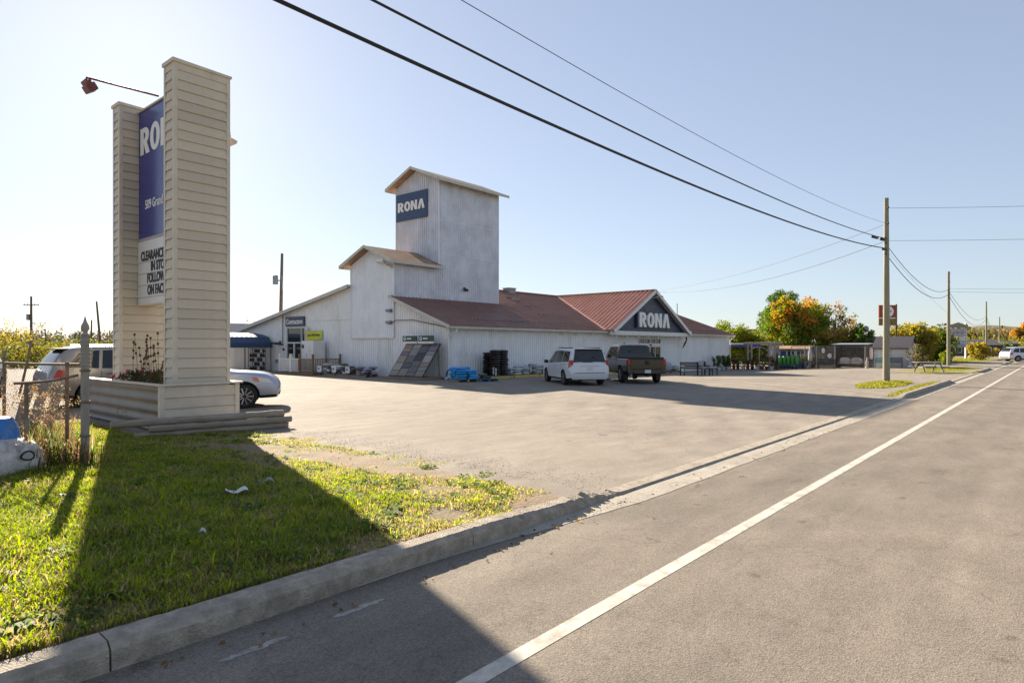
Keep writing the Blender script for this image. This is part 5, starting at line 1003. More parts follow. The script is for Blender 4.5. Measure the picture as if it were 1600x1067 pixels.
for z in (.5, .95): mb = MB((20.9, 47.5, 0)); mb.box(20.90, 20.945, 44.9, 51.0, z, z + .09); mb.build('rail', WHITE, T)
for y in (46.3, 48.6): mb = MB((20.9, 47.5, 0)); mb.box(20.84, 20.898, y, y + .09, 0, 1.7); mb.build('post', GREYM, T)
T = thing('bottle_rack', 'tall dark wire rack of bottles against the end wall beside the contractors door', 'rack', (23.7, 45.0, 0)); RK = mat('rack_dark', (.06, .045, .045), .6, .2, 5)
for x in (-.5, .5):
    for y in (-.32, .32): mb = MB(); mb.tube([(x, y, 0), (x, y, 1.8)], .02, 6); mb.build('upright', RK, T)
for k in range(6):
    mb = MB(); mb.box(-.52, .52, -.34, .34, .1 + k * .32, .12 + k * .32); mb.build('shelf', RK, T)
    if k < 5:
        for x in (-.42, -.21, 0, .21, .42):
            for y in (-.2, .12): mb = MB(); mb.lathe([(.085, .121), (.085, .3), (.03, .36), (.03, .40)], (x, y, k * .32), 8); mb.build('bottle', RK if (int(x * 10) + k) % 3 else WHITE, T)
mb = MB(); mb.box(-.5, .5, -.33, .33, 1.8, 1.9); mb.build('top_sign', WHITE, T)
# patio set before the store
def bench(label, x, y, rz, w=1.5, m=DARK, slats=6, cat='bench', group=None, cush=None, d=.6):
    T = thing('garden_bench' if cat == 'bench' else 'patio_chair', label, cat, (x, y, gz(x, y)), rz, group); z = .42
    for sx in (-1, 1):
        for sy in (-1, 1): mb = MB(); mb.box(sx * (w / 2 - .04) - .025, sx * (w / 2 - .04) + .025, sy * (d / 2 - .05) - .025, sy * (d / 2 - .05) + .025, 0, z if sy < 0 else .92); mb.build('leg', m, T)
        mb = MB(); mb.beam((sx * (w / 2 - .03), -d / 2, .64), (sx * (w / 2 - .03), d / 2, .66), .05, .04); mb.build('armrest', m, T)
    for i in range(slats): mb = MB(); y_ = -d / 2 + d * (i + .5) / slats; mb.box(-w / 2, w / 2, y_ - d * .4 / slats, y_ + d * .4 / slats, z, z + .025); mb.build('seat_slat', m, T)
    for i in range(4): mb = MB(); zz = .52 + i * .11; mb.obox((0, d / 2 - .04 + i * .012, zz), (w, .025, .085)); mb.build('back_slat', m, T)
    if cush:
        mb = MB(); pillow(mb, (0, 0, z + .09), (w * .95, d * .9, .14), 4); mb.build('seat_cushion', cush, T, smooth=True, fix=False); mb = MB(); pillow(mb, (0, d / 2 - .12, .75), (w * .95, .16, .5), 5); mb.build('back_cushion', cush, T, smooth=True, fix=False)
    return T
GC = mat('grey_cushion', (.34, .35, .38), .8, .12, 5, .3, 30); BC = mat('beige_cushion', (.48, .42, .36), .85, .12, 5, .3, 30)
p = gp(1080, 587); bench('black slatted bench for sale standing before the store', p.x, p.y, R(-35), 1.35, mat('black_wood', (.03, .022, .018), .6, .2, 4), group=None)
for i, px in enumerate((1099, 1111)): p = gp(px, 586.5); bench(('grey cushioned patio chair standing right beside the black slatted bench', 'grey cushioned patio chair farther from the black slatted bench')[i], p.x, p.y, R(-30), .66, DARK, cat='chair', cush=GC, group='grey patio chairs before the store')
TARP = mat('tarp_purple', (.09, .07, .13), .5, .2, 4, .6, 8); 
for i, (px, py, w, h, l, m_) in enumerate(((1050, 583, 1.0, .75, 'low stack of grey paving stones under cloth beside the pickup', GC), (1063, 581, .9, .4, 'small heap of grey bags behind the black bench', GC), (1096, 577, 2.2, .95, 'dark purple tarpaulin draped over stacked goods behind the patio chairs', TARP))):
    p = gp(px, py); T = thing('covered_goods', l, 'goods', (p.x, p.y + .6, gz(p.x, p.y + .6)), .1); pallet(T, w, .9); mb = MB(); pillow(mb, (0, 0, .14 + h / 2), (w, .9, h), 40 + i, nu=16, nv=10); mb.build('cover', m_, T, smooth=True, fix=False)
# ------------------------------------------------------------------ garden yard beyond the store
FX0 = 63.2
def Yx(px, X=FX0): return onX(px, X)
GF = thing('yard_fence', 'grey chain-link fence on tube posts closing off the garden yard', 'fence', (FX0, 14, gz(FX0, 14))); go = (FX0, 14, gz(FX0, 14))
posts = [19.2, 18.0, Yx(1276), Yx(1305), Yx(1351), 11.2, 9.3]
for y in posts: mb = MB(go); mb.tube([(FX0, y, gz(FX0, y) - .05), (FX0, y, 1.86)], .035, 8); mb.build('post', GREYM, GF, smooth=True)
for z in (1.84,): mb = MB(go); mb.tube([(FX0, 19.2, z), (FX0, 9.3, z)], .024, 6); mb.build('top_rail', GREYM, GF)
mb = MB(go)
for k in range(-14, 72):
    for sg in (1, -1):
        pts = [(FX0, 9.3 + (k + (j if sg > 0 else 14 - j)) * .15, -.2 + j * .145) for j in range(15) if 9.3 <= 9.3 + (k + (j if sg > 0 else 14 - j)) * .15 <= 19.2]
        if len(pts) > 1: mb.tube([pts[0], pts[-1]], .0018, 3, cap=False)
stuff(mb.build('wire_mesh', GREYM, GF, fix=False))
# picket stakes and arbour by the store corner
SLAT = mat('arbour_grey', (.36, .32, .27), .85, .15, 5, rnd=.15)
T = thing('slat_fence', 'short brown stake fence among potted plants between store corner and arbour', 'fence', (FX0, 24.2, gz(FX0, 24)))
for i in range(15): mb = MB(); y = -1.4 + i * .2; mb.box(-.012, .012, y, y + .07, 0, 1.1 + .06 * (i % 3)); mb.build('stake', FB, T)
for z in (.3, .85): mb = MB(); mb.box(.014, .05, -1.45, 1.5, z, z + .07); mb.build('rail', FB, T)
T = thing('garden_arbour', 'grey wooden garden arbour with arched lattice side at the yard entrance', 'arbour', (63.6, 22.0, gz(63.6, 22))); L0 = (63.6, 22.0, 0)
for x in (-.5, .5):
    for y in (-1.3, -.75, 1.3): mb = MB(); mb.box(x - .06, x + .06, y - .06, y + .06, 0, 2.45); mb.build('post', SLAT, T)
for x in (-.55, .55): mb = MB(); mb.box(x - .04, x + .04, -1.7, 1.7, 2.45, 2.6); mb.build('beam', SLAT, T)
for i in range(9): mb = MB(); y = -1.5 + i * .37; mb.box(-.9, .9, y, y + .05, 2.605, 2.7); mb.build('rafter', SLAT, T)
mb = MB(); mb.tube([(-.5, .25 + 1.0 * cos(a), 1.45 + .75 * sin(a)) for a in np.linspace(0, pi, 13)], .04, 6); mb.build('arch', SLAT, T)
for i in range(5): mb = MB(); y = -1.24 + i * .1; mb.box(-.52, -.49, y, y + .03, .2, 2.3); mb.build('lattice_slat', WHITE, T)
for i in range(2): mb = MB(); mb.box(-.53, -.521, -1.3, -.75, .6 + i * .8, .66 + i * .8); mb.build('lattice_rail', WHITE, T)
# lean-to roof behind
T = thing('canopy_roof', 'flat pale canopy roof on thin posts behind the arbour', 'canopy', (67, 26, gz(67, 26)))
mb = MB(); mb.obox((0, 0, 2.55), (3.5, 6.5, .12), (0, .03, 0)); mb.build('roof_panel', WHITE, T)
for x in (-1.6, 1.6):
    for y in (-3, 3): mb = MB(); mb.box(x - .05, x + .05, y - .05, y + .05, 0, 2.5); mb.build('post', SLAT, T)
mb = MB(); mb.box(-1.76, -1.74, -3.2, 3.2, 2.25, 2.48); mb.build('blue_valance', mat('valance_blue', (.08, .1, .35), .6, .1, 3), T)
# blue playhouse shed
BS = mat('shed_blue', (.06, .10, .24), .7, .12, 4); bx0 = 67.5
ya, yb_ = Yx(1262, bx0), Yx(1205, bx0); yc = (ya + yb_) / 2; hw = (yb_ - ya) / 2
T = thing('blue_shed', 'blue garden shed with white trimmed windows and brown roof behind the yard fence', 'shed', (bx0, yc, gz(bx0, yc)))
mb = MB(); mb.box(0, 2.4, -hw, hw, 0, 1.95); mb.build('wall', BS, T)
mb = MB(); mb.prism([(-.3, -hw - .2, 1.9), (1.2, -hw - .2, 2.2), (2.7, -hw - .2, 1.9), (2.7, -hw - .2, 2.0), (1.2, -hw - .2, 2.3), (-.3, -hw - .2, 2.0)], (0, 2 * hw + .4, 0)); mb.build('roof', RUSTY, T)
for y, w, z0, z1 in ((-hw * .62, .35, .85, 1.75), (-hw * .1, .35, .85, 1.75), (hw * .72, .32, .7, 1.6)):
    mb = MB(); mb.box(-.03, -.002, y - w - .1, y + w + .1, z0 - .1, z1 + .1); o = mb.build('window', WHITE, T)
    for a in (-1, 0): mb = MB(); mb.box(-.036, -.031, y + a * w + .03, y + a * w + w - .03, z0, z1); mb.build('pane', GLASS, o)
for y in (-hw, hw): mb = MB(); mb.box(-.035, .01, y - .08, y + .08, 0, 2.0); mb.build('corner_trim', WHITE, T)
mb = MB(); mb.box(-.03, -.004, -hw + .1, hw - .1, 1.78, 1.88); mb.build('top_trim', WHITE, T)
# green tubs
GT = mat('green_plastic', (.06, .23, .045), .45, .2, 6); yg = (Yx(1224) + Yx(1248)) / 2
for i in range(5):
    y = yg + (i - 2) * .36; T = thing('wheelbarrow', ('green wheelbarrow standing on end at the arbour side of the row', 'green wheelbarrow second in the row from the arbour', 'green wheelbarrow in the middle of the upright row', 'green wheelbarrow second in the row from the board panel', 'green wheelbarrow standing on end closest to the board panel')[i], 'wheelbarrow', (62.5, y, gz(62.5, y)), 0, 'green wheelbarrows stood on end before the yard fence')
    mb = MB(); P = []
    for k in range(9):
        f = k / 8; d = .26 * sin(pi * min(1, f * .9 + .08)) ** .7; P.append([(-d * (1 - abs(j / 3 - 1) ** 3) , (.17 + .02 * f) * (j / 3 - 1), .45 + .85 * f) for j in range(7)])
    mb.grid(P); mb.build('tray', GT, T, smooth=True, fix=False)
    for s_ in (-1, 1): mb = MB(); mb.tube([(.05, s_ * .14, 0), (.03, s_ * .15, .7), (.08, s_ * .16, 1.35)], .016, 6); mb.build('handle', DARK, T)
    mb = MB(); mb.lathe([(.06, -.03), (.17, -.03), (.17, .03), (.06, .03)], (-.05, 0, .2), 12, 'Y'); mb.build('wheel', TYRE, T)
# board panels, gazebo with sofa
def board_wall(label, X, y0, y1, h, m, loc_name='board_wall'):
    T = thing(loc_name, label, 'fence', (X, (y0 + y1) / 2, gz(X, (y0 + y1) / 2))); n = int(h / .16)
    for i in range(n): mb = MB(); mb.box(0, .03, -(y1 - y0) / 2, (y1 - y0) / 2, .03 + i * .16, .03 + i * .16 + .145); mb.build('board', m, T)
    for y in (-(y1 - y0) / 2 + .05, (y1 - y0) / 2 - .05): mb = MB(); mb.box(.031, .11, y - .05, y + .05, 0, h); mb.build('post', m, T)
    return T
BW = mat('brown_boards', (.085, .065, .045), .85, .2, 4, rnd=.2)
board_wall('brown horizontal board panel hung with white ornaments beside the blue shed', 65.0, Yx(1305, 65), Yx(1272, 65), 2.0, BW)
board_wall('narrow brown board panel between the open shelter and the white shed', 64.2, Yx(1368, 64.2), Yx(1353, 64.2), 2.0, BW)
for (px, py, w, h, l) in ((1282, 548, .28, .5, 'tall white ornament hanging on the brown board panel'), (1292, 556, .35, .45, 'white swan-like ornament hanging on the brown board panel'), (1361, 552, .3, 1.1, 'pale rolled cloth hanging on the narrow board panel')):
    y = Yx(px, 64.0); t = FX * 64 + FY * y; z = HC - (py - HOR) * t / 1000; o_ = Vector((64.95 if px < 1300 else 64.15, y, z)); mb = MB(); pillow(mb, (-.05, 0, 0), (.08, w, h), int(px), nu=10, nv=8); ob = mb.build('hanging_ornament', WHITE if px < 1300 else BC, None, smooth=True, loc=o_, fix=False); tag(ob, l, 'ornament')
ga, gb_ = Yx(1352, 65), Yx(1304, 65); T = thing('open_shelter', 'dark open-fronted wooden shelter with a pale flat roof behind the fence', 'shelter', (65.0, (ga + gb_) / 2, gz(65, (ga + gb_) / 2))); w2 = (gb_ - ga) / 2
DKW = mat('dark_boards', (.02, .018, .014), .9, .25, 4, rnd=.2)
for i in range(13): mb = MB(); mb.box(2.6, 2.63, -w2, w2, .02 + i * .16, .02 + i * .16 + .15); mb.build('back_board', DKW, T)
for s_ in (-1, 1):
    mb = MB(); mb.box(0, 2.6, s_ * w2 - .02, s_ * w2 + .02, 0, 2.1); mb.build('side_panel', DKW, T)
    mb = MB(); mb.box(-.06, .06, s_ * w2 - .09, s_ * w2 + .03, 0, 2.12); mb.build('front_post', SLAT, T)
mb = MB(); mb.obox((1.25, 0, 2.2), (3.2, 2 * w2 + .4, .08), (0, -.03, 0)); mb.build('roof_panel', mat('shelter_roof', (.30, .30, .33), .6, .15, 4), T)
ysf = (Yx(1309, 64.2) + Yx(1343, 64.2)) / 2; T = thing('garden_sofa', 'beige cushioned rattan sofa inside the open shelter', 'sofa', (64.6, ysf, gz(64.6, ysf)), pi / 2); RT = mat('rattan', (.07, .05, .04), .7, .2, 9)
for sx in (-1, 1):
    for sy in (-1, 1): mb = MB(); mb.box(sx * .92 - .03, sx * .92 + .03, sy * .33 - .03, sy * .33 + .03, 0, .3); mb.build('leg', RT, T)
mb = MB(); mb.box(-1.0, 1.0, -.4, .4, .25, .38); mb.build('frame', RT, T)
for x in (-.5, .45): mb = MB(); pillow(mb, (x, 0, .46), (.95, .78, .2), 3); mb.build('seat_cushion', BC, T, smooth=True, fix=False); mb = MB(); pillow(mb, (x, -.3, .72), (.93, .2, .5), 5); mb.build('back_cushion', BC, T, smooth=True, fix=False)
mb = MB(); pillow(mb, (-.95, 0, .6), (.25, .8, .5), 8); mb.build('rolled_arm', BC, T, smooth=True, fix=False)
yt = Yx(1294, 63); bench('dark slatted bench standing outside the fence before the ornament panel', 62.4, yt, -pi / 2, 1.5, DARK)
# white shed
sx0 = 63.5; sa, sb_ = Yx(1421, sx0), Yx(1366, sx0); yc = (sa + sb_) / 2; hw = (sb_ - sa) / 2; z0 = gz(sx0, yc)
T = thing('garden_shed', 'white garden shed with dark shingled roof standing by the picnic table', 'shed', (sx0, yc, z0)); SHW = mat('shed_white', (.55, .56, .60), .6, .06, 3); SHR = mat('shed_roof', (.06, .055, .065), .85, .2, 6)
mb = MB(); mb.box(0, 3.2, -hw, hw, 0, 1.75); mb.build('wall', SHW, T)
mb = MB(); mb.prism([(0.0, -hw, 1.752), (3.2, -hw, 1.752), (1.6, -hw, 2.6)], (0, 2 * hw, 0)); mb.build('gable', SLAT, T)
mb = MB(); mb.prism([(-.25, -hw - .15, 1.65), (1.6, -hw - .15, 2.65), (3.45, -hw - .15, 1.65), (3.45, -hw - .15, 1.74), (1.6, -hw - .15, 2.75), (-.25, -hw - .15, 1.74)], (0, 2 * hw + .3, 0)); mb.build('roof', SHR, T)
for y0_, y1_ in ((-hw * .8, -.03), (.03, hw * .8)): mb = MB(); mb.box(-.03, -.002, y0_, y1_, .05, 1.6); mb.build('door', WHITE, T)
mb = MB(); mb.box(-.06, -.031, -.08, .08, .75, .85); mb.build('door_latch', GREYM, T)
for i, (px, c, l) in enumerate(((1374, (.16, .30, .27), 'teal green slatted chair stacked before the white shed'), (1398, (.14, .16, .17), 'grey slatted bench leaning before the white shed'))):
    y = Yx(px, 62.7); bench(l, 62.7, y, -pi / 2, .8 if i == 0 else 1.1, mat('slat_col_%d' % i, c, .6, .15, 4), cat='chair' if i == 0 else 'bench')
y = Yx(1355, 62.6); T = thing('garden_statue', 'small pale stone statue standing before the narrow board panel', 'statue', (62.6, y, gz(62.6, y))); mb = MB(); mb.lathe([(.16, 0), (.16, .12), (.1, .16), (.12, .35), (.14, .5), (.09, .68), (.05, .74)], n=12); mb.build('body', BC, T, smooth=True); mb = MB(); mb.lathe([(.03, .73), (.08, .78), (.085, .85), (.05, .92), (.01, .94)], n=12); mb.build('head', BC, T, smooth=True)
# dark stock crowding the yard behind the fence
for i, (px, X, h, l) in enumerate(((1186, 66.5, 1.5, 'dark evergreen stock behind the arbour'), (1212, 65.0, 1.4, 'dark evergreen stock between arbour and green wheelbarrows'), (1256, 65.2, 1.3, 'dark shrub stock before the blue shed corner'), (1268, 64.6, 1.2, 'dark shrub stock beside the folded parasol'), (1206, 68, 1.7, 'tall dark shrub stock behind the arbour posts'))):
    y = onX(px, X); T = thing('nursery_shrub', l, 'shrub', (X, y, gz(X, y))); mb = MB(); mb.lathe([(.2, 0), (.26, .35), (.22, .35)], n=10); mb.build('pot', MATS['dark_metal'], T); g_ = random.Random(i); link('foliage', leaf_cloud('foliage', [(g_.gauss(0, .2), g_.gauss(0, .45), .4 + (h - .4) * g_.random()) for _ in range(40)], 34, .2, .05, [(.025, .035, .012), (.04, .05, .018), (.05, .045, .025)], 200 + i), T)
for px, l in ((1266, 'folded beige parasol standing behind the yard fence'),):
    y = onX(px, 64.2); T = thing('folded_parasol', l, 'parasol', (64.2, y, gz(64.2, y))); mb = MB(); mb.tube([(0, 0, 0), (0, 0, 2.3)], .025, 8); mb.build('pole', GREYM, T); mb = MB(); mb.lathe([(.03, .7), (.16, .75), (.2, 1.0), (.14, 1.6), (.07, 2.15), (.01, 2.25)], n=9); mb.build('canopy', BC, T, smooth=60)
# picnic table
p = gp(1449, 583); T = thing('picnic_table', 'weathered grey picnic table on the grass beside the second utility pole', 'picnic table', (p.x + .6, p.y, gz(p.x, p.y)), R(-48)); PW_ = mat('picnic_wood', (.26, .24, .215), .85, .2, 4, rnd=.15)
for i in range(5): mb = MB(); y = -.36 + i * .147; mb.box(-.95, .95, y, y + .135, .72, .755); mb.build('top_plank', PW_, T)
for y in (-.78, -.63, .5, .65): mb = MB(); mb.box(-.95, .95, y, y + .13, .42, .455); mb.build('seat_plank', PW_, T)
for x in (-.65, .65):
    for s_ in (-1, 1): mb = MB(); mb.beam((x, s_ * .2, .71), (x, s_ * .6, 0), .09, .04); mb.build('leg', PW_, T)
    mb = MB(); mb.beam((x + .05, -.75, .4), (x + .05, .75, .4), .04, .09); mb.build('cross_beam', PW_, T)

# ------------------------------------------------------------------ trees and shrubs
BARK = mat('bark', (.10, .08, .06), .95, .3, 6, .6, 30, stretch=(3, 3, .6))
def tree(label, x, y, h, rx, rz_, cols, n_cl=70, n_leaf=70, leaf=.16, trunk=.18, seed=1, name='tree', cat='tree', group=None, clump=.75, low=.25, sparse=False, cuts=None):
    g = random.Random(seed); z0 = gz(x, y) - .05; T = thing(name, label, cat, (x, y, z0), 0, group); cz = h - rz_; mb = MB()
    th = max(h * low, cz - rz_ * .4); mb.tube([(0, 0, -.1), (g.uniform(-.1, .1), g.uniform(-.1, .1), th * .5), (g.uniform(-.15, .15), g.uniform(-.15, .15), th), (0, 0, h * .8)], [trunk * 1.25, trunk, trunk * .8, trunk * .2], 8)
    cs = []; lim = []
    for i in range(n_cl):
        while True:
            d = Vector((g.gauss(0, 1), g.gauss(0, 1), g.gauss(0, 1)))
            if d.length > .1: break
        d.normalize(); f = g.random() ** .42; k = 1 + .22 * MN.noise(d * 1.7 + Vector((seed * 3.1, 0, 0))); p = Vector((d.x * rx * f * k, d.y * rx * f * k, cz + d.z * rz_ * f * k))
        if p.z < h * .12: p.z = h * .12 + g.random() * .3
        cs.append(tuple(p)); 
        if i % 4 == 0: lim.append(p)
    for p in lim: a = Vector((0, 0, min(p.z * .75, th * g.uniform(.6, 1.1)))); mb.tube([a, a * .5 + p * .5 + Vector((0, 0, -.1 * rx)), p], [trunk * .4, trunk * .22, trunk * .07], 5)
    mb.build('trunk', BARK, T, smooth=True, fix=False)
    if cols: link('crown', leaf_cloud('crown', cs, n_leaf, rx * clump * .42, leaf, cols, seed), T)
    return T
GRE = [(.055, .09, .02), (.075, .115, .024), (.10, .14, .03)]; YGR = [(.14, .17, .02), (.18, .19, .025), (.10, .14, .02)]; ORA = [(.34, .15, .03), (.30, .20, .03), (.38, .12, .03)]; YEL_ = [(.29, .22, .04), (.33, .25, .05), (.23, .20, .04)]
MAP = [(.16, .20, .03), (.11, .17, .025), (.27, .23, .035), (.40, .21, .04), (.21, .22, .03), (.09, .14, .02)]
def at(px, X): return X, onX(px, X)
x, y = at(1246, 84); tree('big round maple turning from green to orange behind the garden yard', x, y, 8.4, 3.7, 3.8, MAP, 170, 170, .125, .25, 3, clump=.6)
x, y = at(1250, 83.6)
tree('orange-topped maple bough rising from the round maple crown', x - .8, y + 1.4, 8.2, 1.9, 1.9, ORA + MAP[2:4], 36, 90, .16, .12, 14)
x, y = at(1222, 92); tree('dark green tree rising behind the orange maple', x, y, 9.9, 2.9, 3.6, GRE, 100, 150, .14, .22, 4, clump=.6)
x, y = at(1150, 86); tree('yellow-green tree just past the far end of the store', x, y, 5.4, 3.5, 2.8, YGR, 110, 150, .13, .2, 5, clump=.6)
x, y = at(1112, 92); tree('thin yellow-green tree rising over the store roof end', x, y, 5.0, 2.0, 2.3, YGR, 30, 50, .16, .12, 6)
x, y = at(1180, 96); tree('low yellow-green tree between the store and the red-roofed house', x, y, 4.6, 2.2, 2.2, YGR + GRE, 40, 70, .17, .15, 7)
x, y = at(1306, 90); tree('thin tall tree with sparse orange leaves beside the maple', x, y, 8.2, 1.7, 3.4, [(.24, .18, .06), (.3, .17, .07), (.2, .2, .04)], 46, 34, .14, .14, 8)
x, y = at(1330, 92); tree('sparse bare-topped tree with few rusty leaves', x, y, 7.0, 1.5, 2.9, [(.26, .14, .05), (.2, .15, .05)], 32, 24, .14, .12, 9)
x, y = at(1312, 82); tree('rounded bush of green and rust leaves behind the open shelter', x, y, 4.4, 2.5, 2.1, [(.12, .13, .03), (.2, .16, .04), (.08, .1, .02), (.26, .18, .05)], 60, 80, .15, .12, 10)
x, y = at(1346, 80); tree('dark green conifer-like bush beside the white shed', x, y, 4.9, 1.3, 2.3, GRE, 44, 90, .13, .12, 11)
x, y = at(1424, 88); tree('golden yellow tree behind the white shed', x, y, 4.9, 2.7, 2.4, YEL_ + YGR[:1], 100, 150, .12, .2, 12, clump=.6)
x, y = at(1458, 92); tree('dense green tree between the golden tree and the second utility pole', x, y, 3.9, 2.3, 2.1, [(.09, .13, .02), (.12, .15, .025), (.16, .17, .03)], 60, 90, .15, .18, 13)
x, y = at(1432, 62.5); tree('dry brown shrub beside the white shed and picnic table', x, y, 2.0, .75, 1.0, [(.12, .09, .05), (.16, .12, .06), (.09, .09, .03)], 30, 40, .06, .05, 15, 'shrub', 'shrub')
x, y = at(1606, 232); tree('bright orange roadside tree far along the road', x, y, 9.0, 4.0, 4.2, [(.36, .19, .05), (.30, .2, .05), (.26, .18, .05)], 90, 90, .4, .35, 16)
x, y = at(1532, 104); tree('yellow bush at the foot of the third utility pole', x, y, 2.4, 1.5, 1.1, YEL_, 30, 60, .14, .06, 17, 'shrub', 'shrub')
x, y = at(1478, 76); tree('leafy green bush at the foot of the second utility pole', x, y, 1.6, .8, .8, YGR, 20, 50, .1, .05, 18, 'shrub', 'shrub')
# plants for sale along the stake fence
g = random.Random(77)
for i in range(12):
    y = 20.4 + i * .46; x = 62.6 + g.uniform(-.2, .25); kind = i % 4
    T = thing('potted_plant', ('potted shrub for sale at the stake fence, number %s from the store corner' % ['twelve', 'eleven', 'ten', 'nine', 'eight', 'seven', 'six', 'five', 'four', 'three', 'two', 'one'][i]), 'plant', (x, y, gz(x, y)), 0, 'potted plants along the stake fence')
    pm = [mat('pot_red', (.25, .05, .03), .6, .1, 4), mat('pot_white', (.55, .55, .54), .5, .1, 4), mat('pot_black', (.03, .03, .03), .6, .1, 4)][i % 3]
    mb = MB(); mb.lathe([(.13, 0), (.18, .3), (.2, .3), (.2, .34), (.16, .34)], n=12); mb.build('pot', pm, T, smooth=40)
    hh = g.uniform(.35, .95); link('foliage', leaf_cloud('foliage', [(g.gauss(0, .09), g.gauss(0, .09), .38 + hh * g.random()) for _ in range(16)], 26, .13, .045, [GRE, [(.16, .05, .04), (.09, .08, .03)], [(.05, .08, .03), (.13, .12, .03)], YGR][kind], 100 + i), T)
for i in range(7):
    px = 1112 + i * 3.6; X = onY(px, 25.2); T = thing('potted_evergreen', 'dark potted evergreen against the store end, %s from the arbour side' % ('seventh', 'sixth', 'fifth', 'fourth', 'third', 'second', 'first')[i], 'plant', (X, 25.0 - .3 * (i % 2), gz(X, 25)), 0, 'potted evergreens against the store end')
    mb = MB(); mb.lathe([(.12, 0), (.17, .3), (.15, .3)], n=10); mb.build('pot', MATS['pot_white'], T); link('foliage', leaf_cloud('foliage', [(g.gauss(0, .12), g.gauss(0, .1), .4 + .95 * g.random()) for _ in range(20)], 26, .14, .045, GRE + [(.03, .05, .02)], 140 + i), T)

# ------------------------------------------------------------------ grass islands at the poles
def patch(name, label, cx, cy, a, b, n, hmax, seed, soil=True, rot=0):
    g = random.Random(seed); P = []; H = []; Cc = []
    for i in range(n):
        r_ = sqrt(g.random()); t = g.random() * 2 * pi; e = 1 + .2 * MN.noise(Vector((cos(t) * 2 + seed, sin(t) * 2, 0))); u = a * r_ * cos(t) * e; v = b * r_ * sin(t) * e; x = cx + u * cos(rot) - v * sin(rot); y = cy + u * sin(rot) + v * cos(rot)
        if y < 4.4: continue
        P.append((x, y, gz(x, y))); H.append(hmax * (.25 + .75 * g.random()) * (1.1 - .7 * r_)); c = g.choice([(.15, .18, .022), (.2, .2, .03), (.09, .12, .022), (.26, .2, .09)]); Cc.append([q * g.uniform(.7, 1.25) for q in c])
    o = link(name, blades(name, np.array(P), np.array(H), np.array(Cc), seed, .016, .7)); return stuff(tag(o, label, 'grass'))
patch('grass_patch', 'tuft of bright grass round the foot of the nearest utility pole', 35.4, 6.45, 4.0, .95, 9000, .22, 41, rot=.0)
patch('kerb_weeds', 'strip of dry weeds growing along the raised kerb before the nearest pole', 33.5, 4.75, 6.6, .32, 5200, .12, 42)
patch('grass_island', 'green grass island between driveways at the second utility pole', 59.5, 6.7, 8.5, 2.2, 60000, .17, 43)
patch('grass_island', 'grass strip below the pylon sign beyond the far driveway', 103, 11.5, 17, 4.5, 16000, .3, 44)
mb = MB(); mb.grid([[(x, y, gz(x, y) + .012 + .05 * ss(51, 53, x) * ss(68, 66, x)) for y in (4.4, 5.5, 7, 9)] for x in np.arange(51, 68.1, 1)]); struct(mb.build('island_soil', FIELD, fix=False))
mb = MB(); mb.grid([[(x, y, .01) for y in (6.2, 9, 13, 17)] for x in np.arange(86, 150, 4)]); struct(mb.build('far_verge', FIELD, fix=False))

# ------------------------------------------------------------------ utility poles and wires
POLEM = mat('pole_wood', (.30, .275, .19), .9, .18, 3, .4, 30, stretch=(4, 4, .5), stain=(.16, .14, .1), stain_amt=.5, stain_scale=2); POLED = mat('dark_pole_wood', (.13, .095, .075), .9, .2, 3)
WIRE = mat('black_cable', (.015, .015, .016), .6, .1, 5); INS = mat('insulator', (.10, .10, .11), .4, .1, 5)
def upole(label, x, y, h, r_=.14, lean=(0, 0), m=POLEM, arm=False, trans=False, fit=True, z=None):
    z = gz(x, y) if z is None else z; T = thing('utility_pole', label, 'utility pole', (x, y, z), 0, 'utility poles'); mb = MB(); mb.tube([(0, 0, -.3), (lean[0] * .5, lean[1] * .5, h * .5), (lean[0], lean[1], h)], [r_ * 1.15, r_, r_ * .72], 12); mb.build('shaft', m, T, smooth=40)
    if arm:
        mb = MB(); mb.beam((-1.1 * RX, -1.1 * RY, h * .86), (1.1 * RX, 1.1 * RY, h * .86), .1, .12); mb.build('crossarm', m, T)
        for k in (-1, -.5, .5, 1): mb = MB(); mb.lathe([(.03, 0), (.05, .1), (.03, .2)], (k * RX, k * RY, h * .86 + .06), 8); mb.build('insulator', INS, T)
    if trans: mb = MB(); mb.lathe([(.02, 0), (.25, .03), (.25, .8), (.2, .9), (.05, .95)], (-.42 * RX, -.42 * RY, h * trans), 12); mb.beam((0, 0, h * trans + .4), (-.4 * RX, -.4 * RY, h * trans + .4), .1, .1); mb.build('transformer', GREYM, T, smooth=40)
    if fit:
        for zz in (6.75, 7.3): mb = MB(); mb.box(-.2, .2, -.05, .05, zz - .05, zz + .05); mb.lathe([(.05, -.28), (.07, -.2), (.05, -.1)], (0, 0, 0) if False else (-.18, 0, zz - .0), 8); mb.build('bracket', INS, T)
        for zz in (8.05, 8.85): mb = MB(); mb.lathe([(.03, zz - .06), (.06, zz), (.03, zz + .06)], (-.13, -.1, 0), 8); mb.build('insulator', INS, T)
    return T
P1 = Vector((37.0, 6.64)); P2 = Vector((74.2, 8.06)); P3 = Vector((143, 9.9)); P4 = Vector((211, 11.8)); P0 = Vector((-25, 6.0))
upole('tall pale utility pole in the grass tuft by the raised kerb', P1.x, P1.y, 9.35, .145)
upole('utility pole on the grass island beside the picnic table', P2.x, P2.y, 9.05)
upole('utility pole rising from the yellow bush beyond the pylon sign', P3.x, P3.y, 9.9, .15)
upole('small far utility pole beside the white estate car', P4.x, P4.y, 9.6, .16, fit=False); upole('smallest and farthest utility pole along the road', 285, 13.0, 8.6, .18, fit=False)
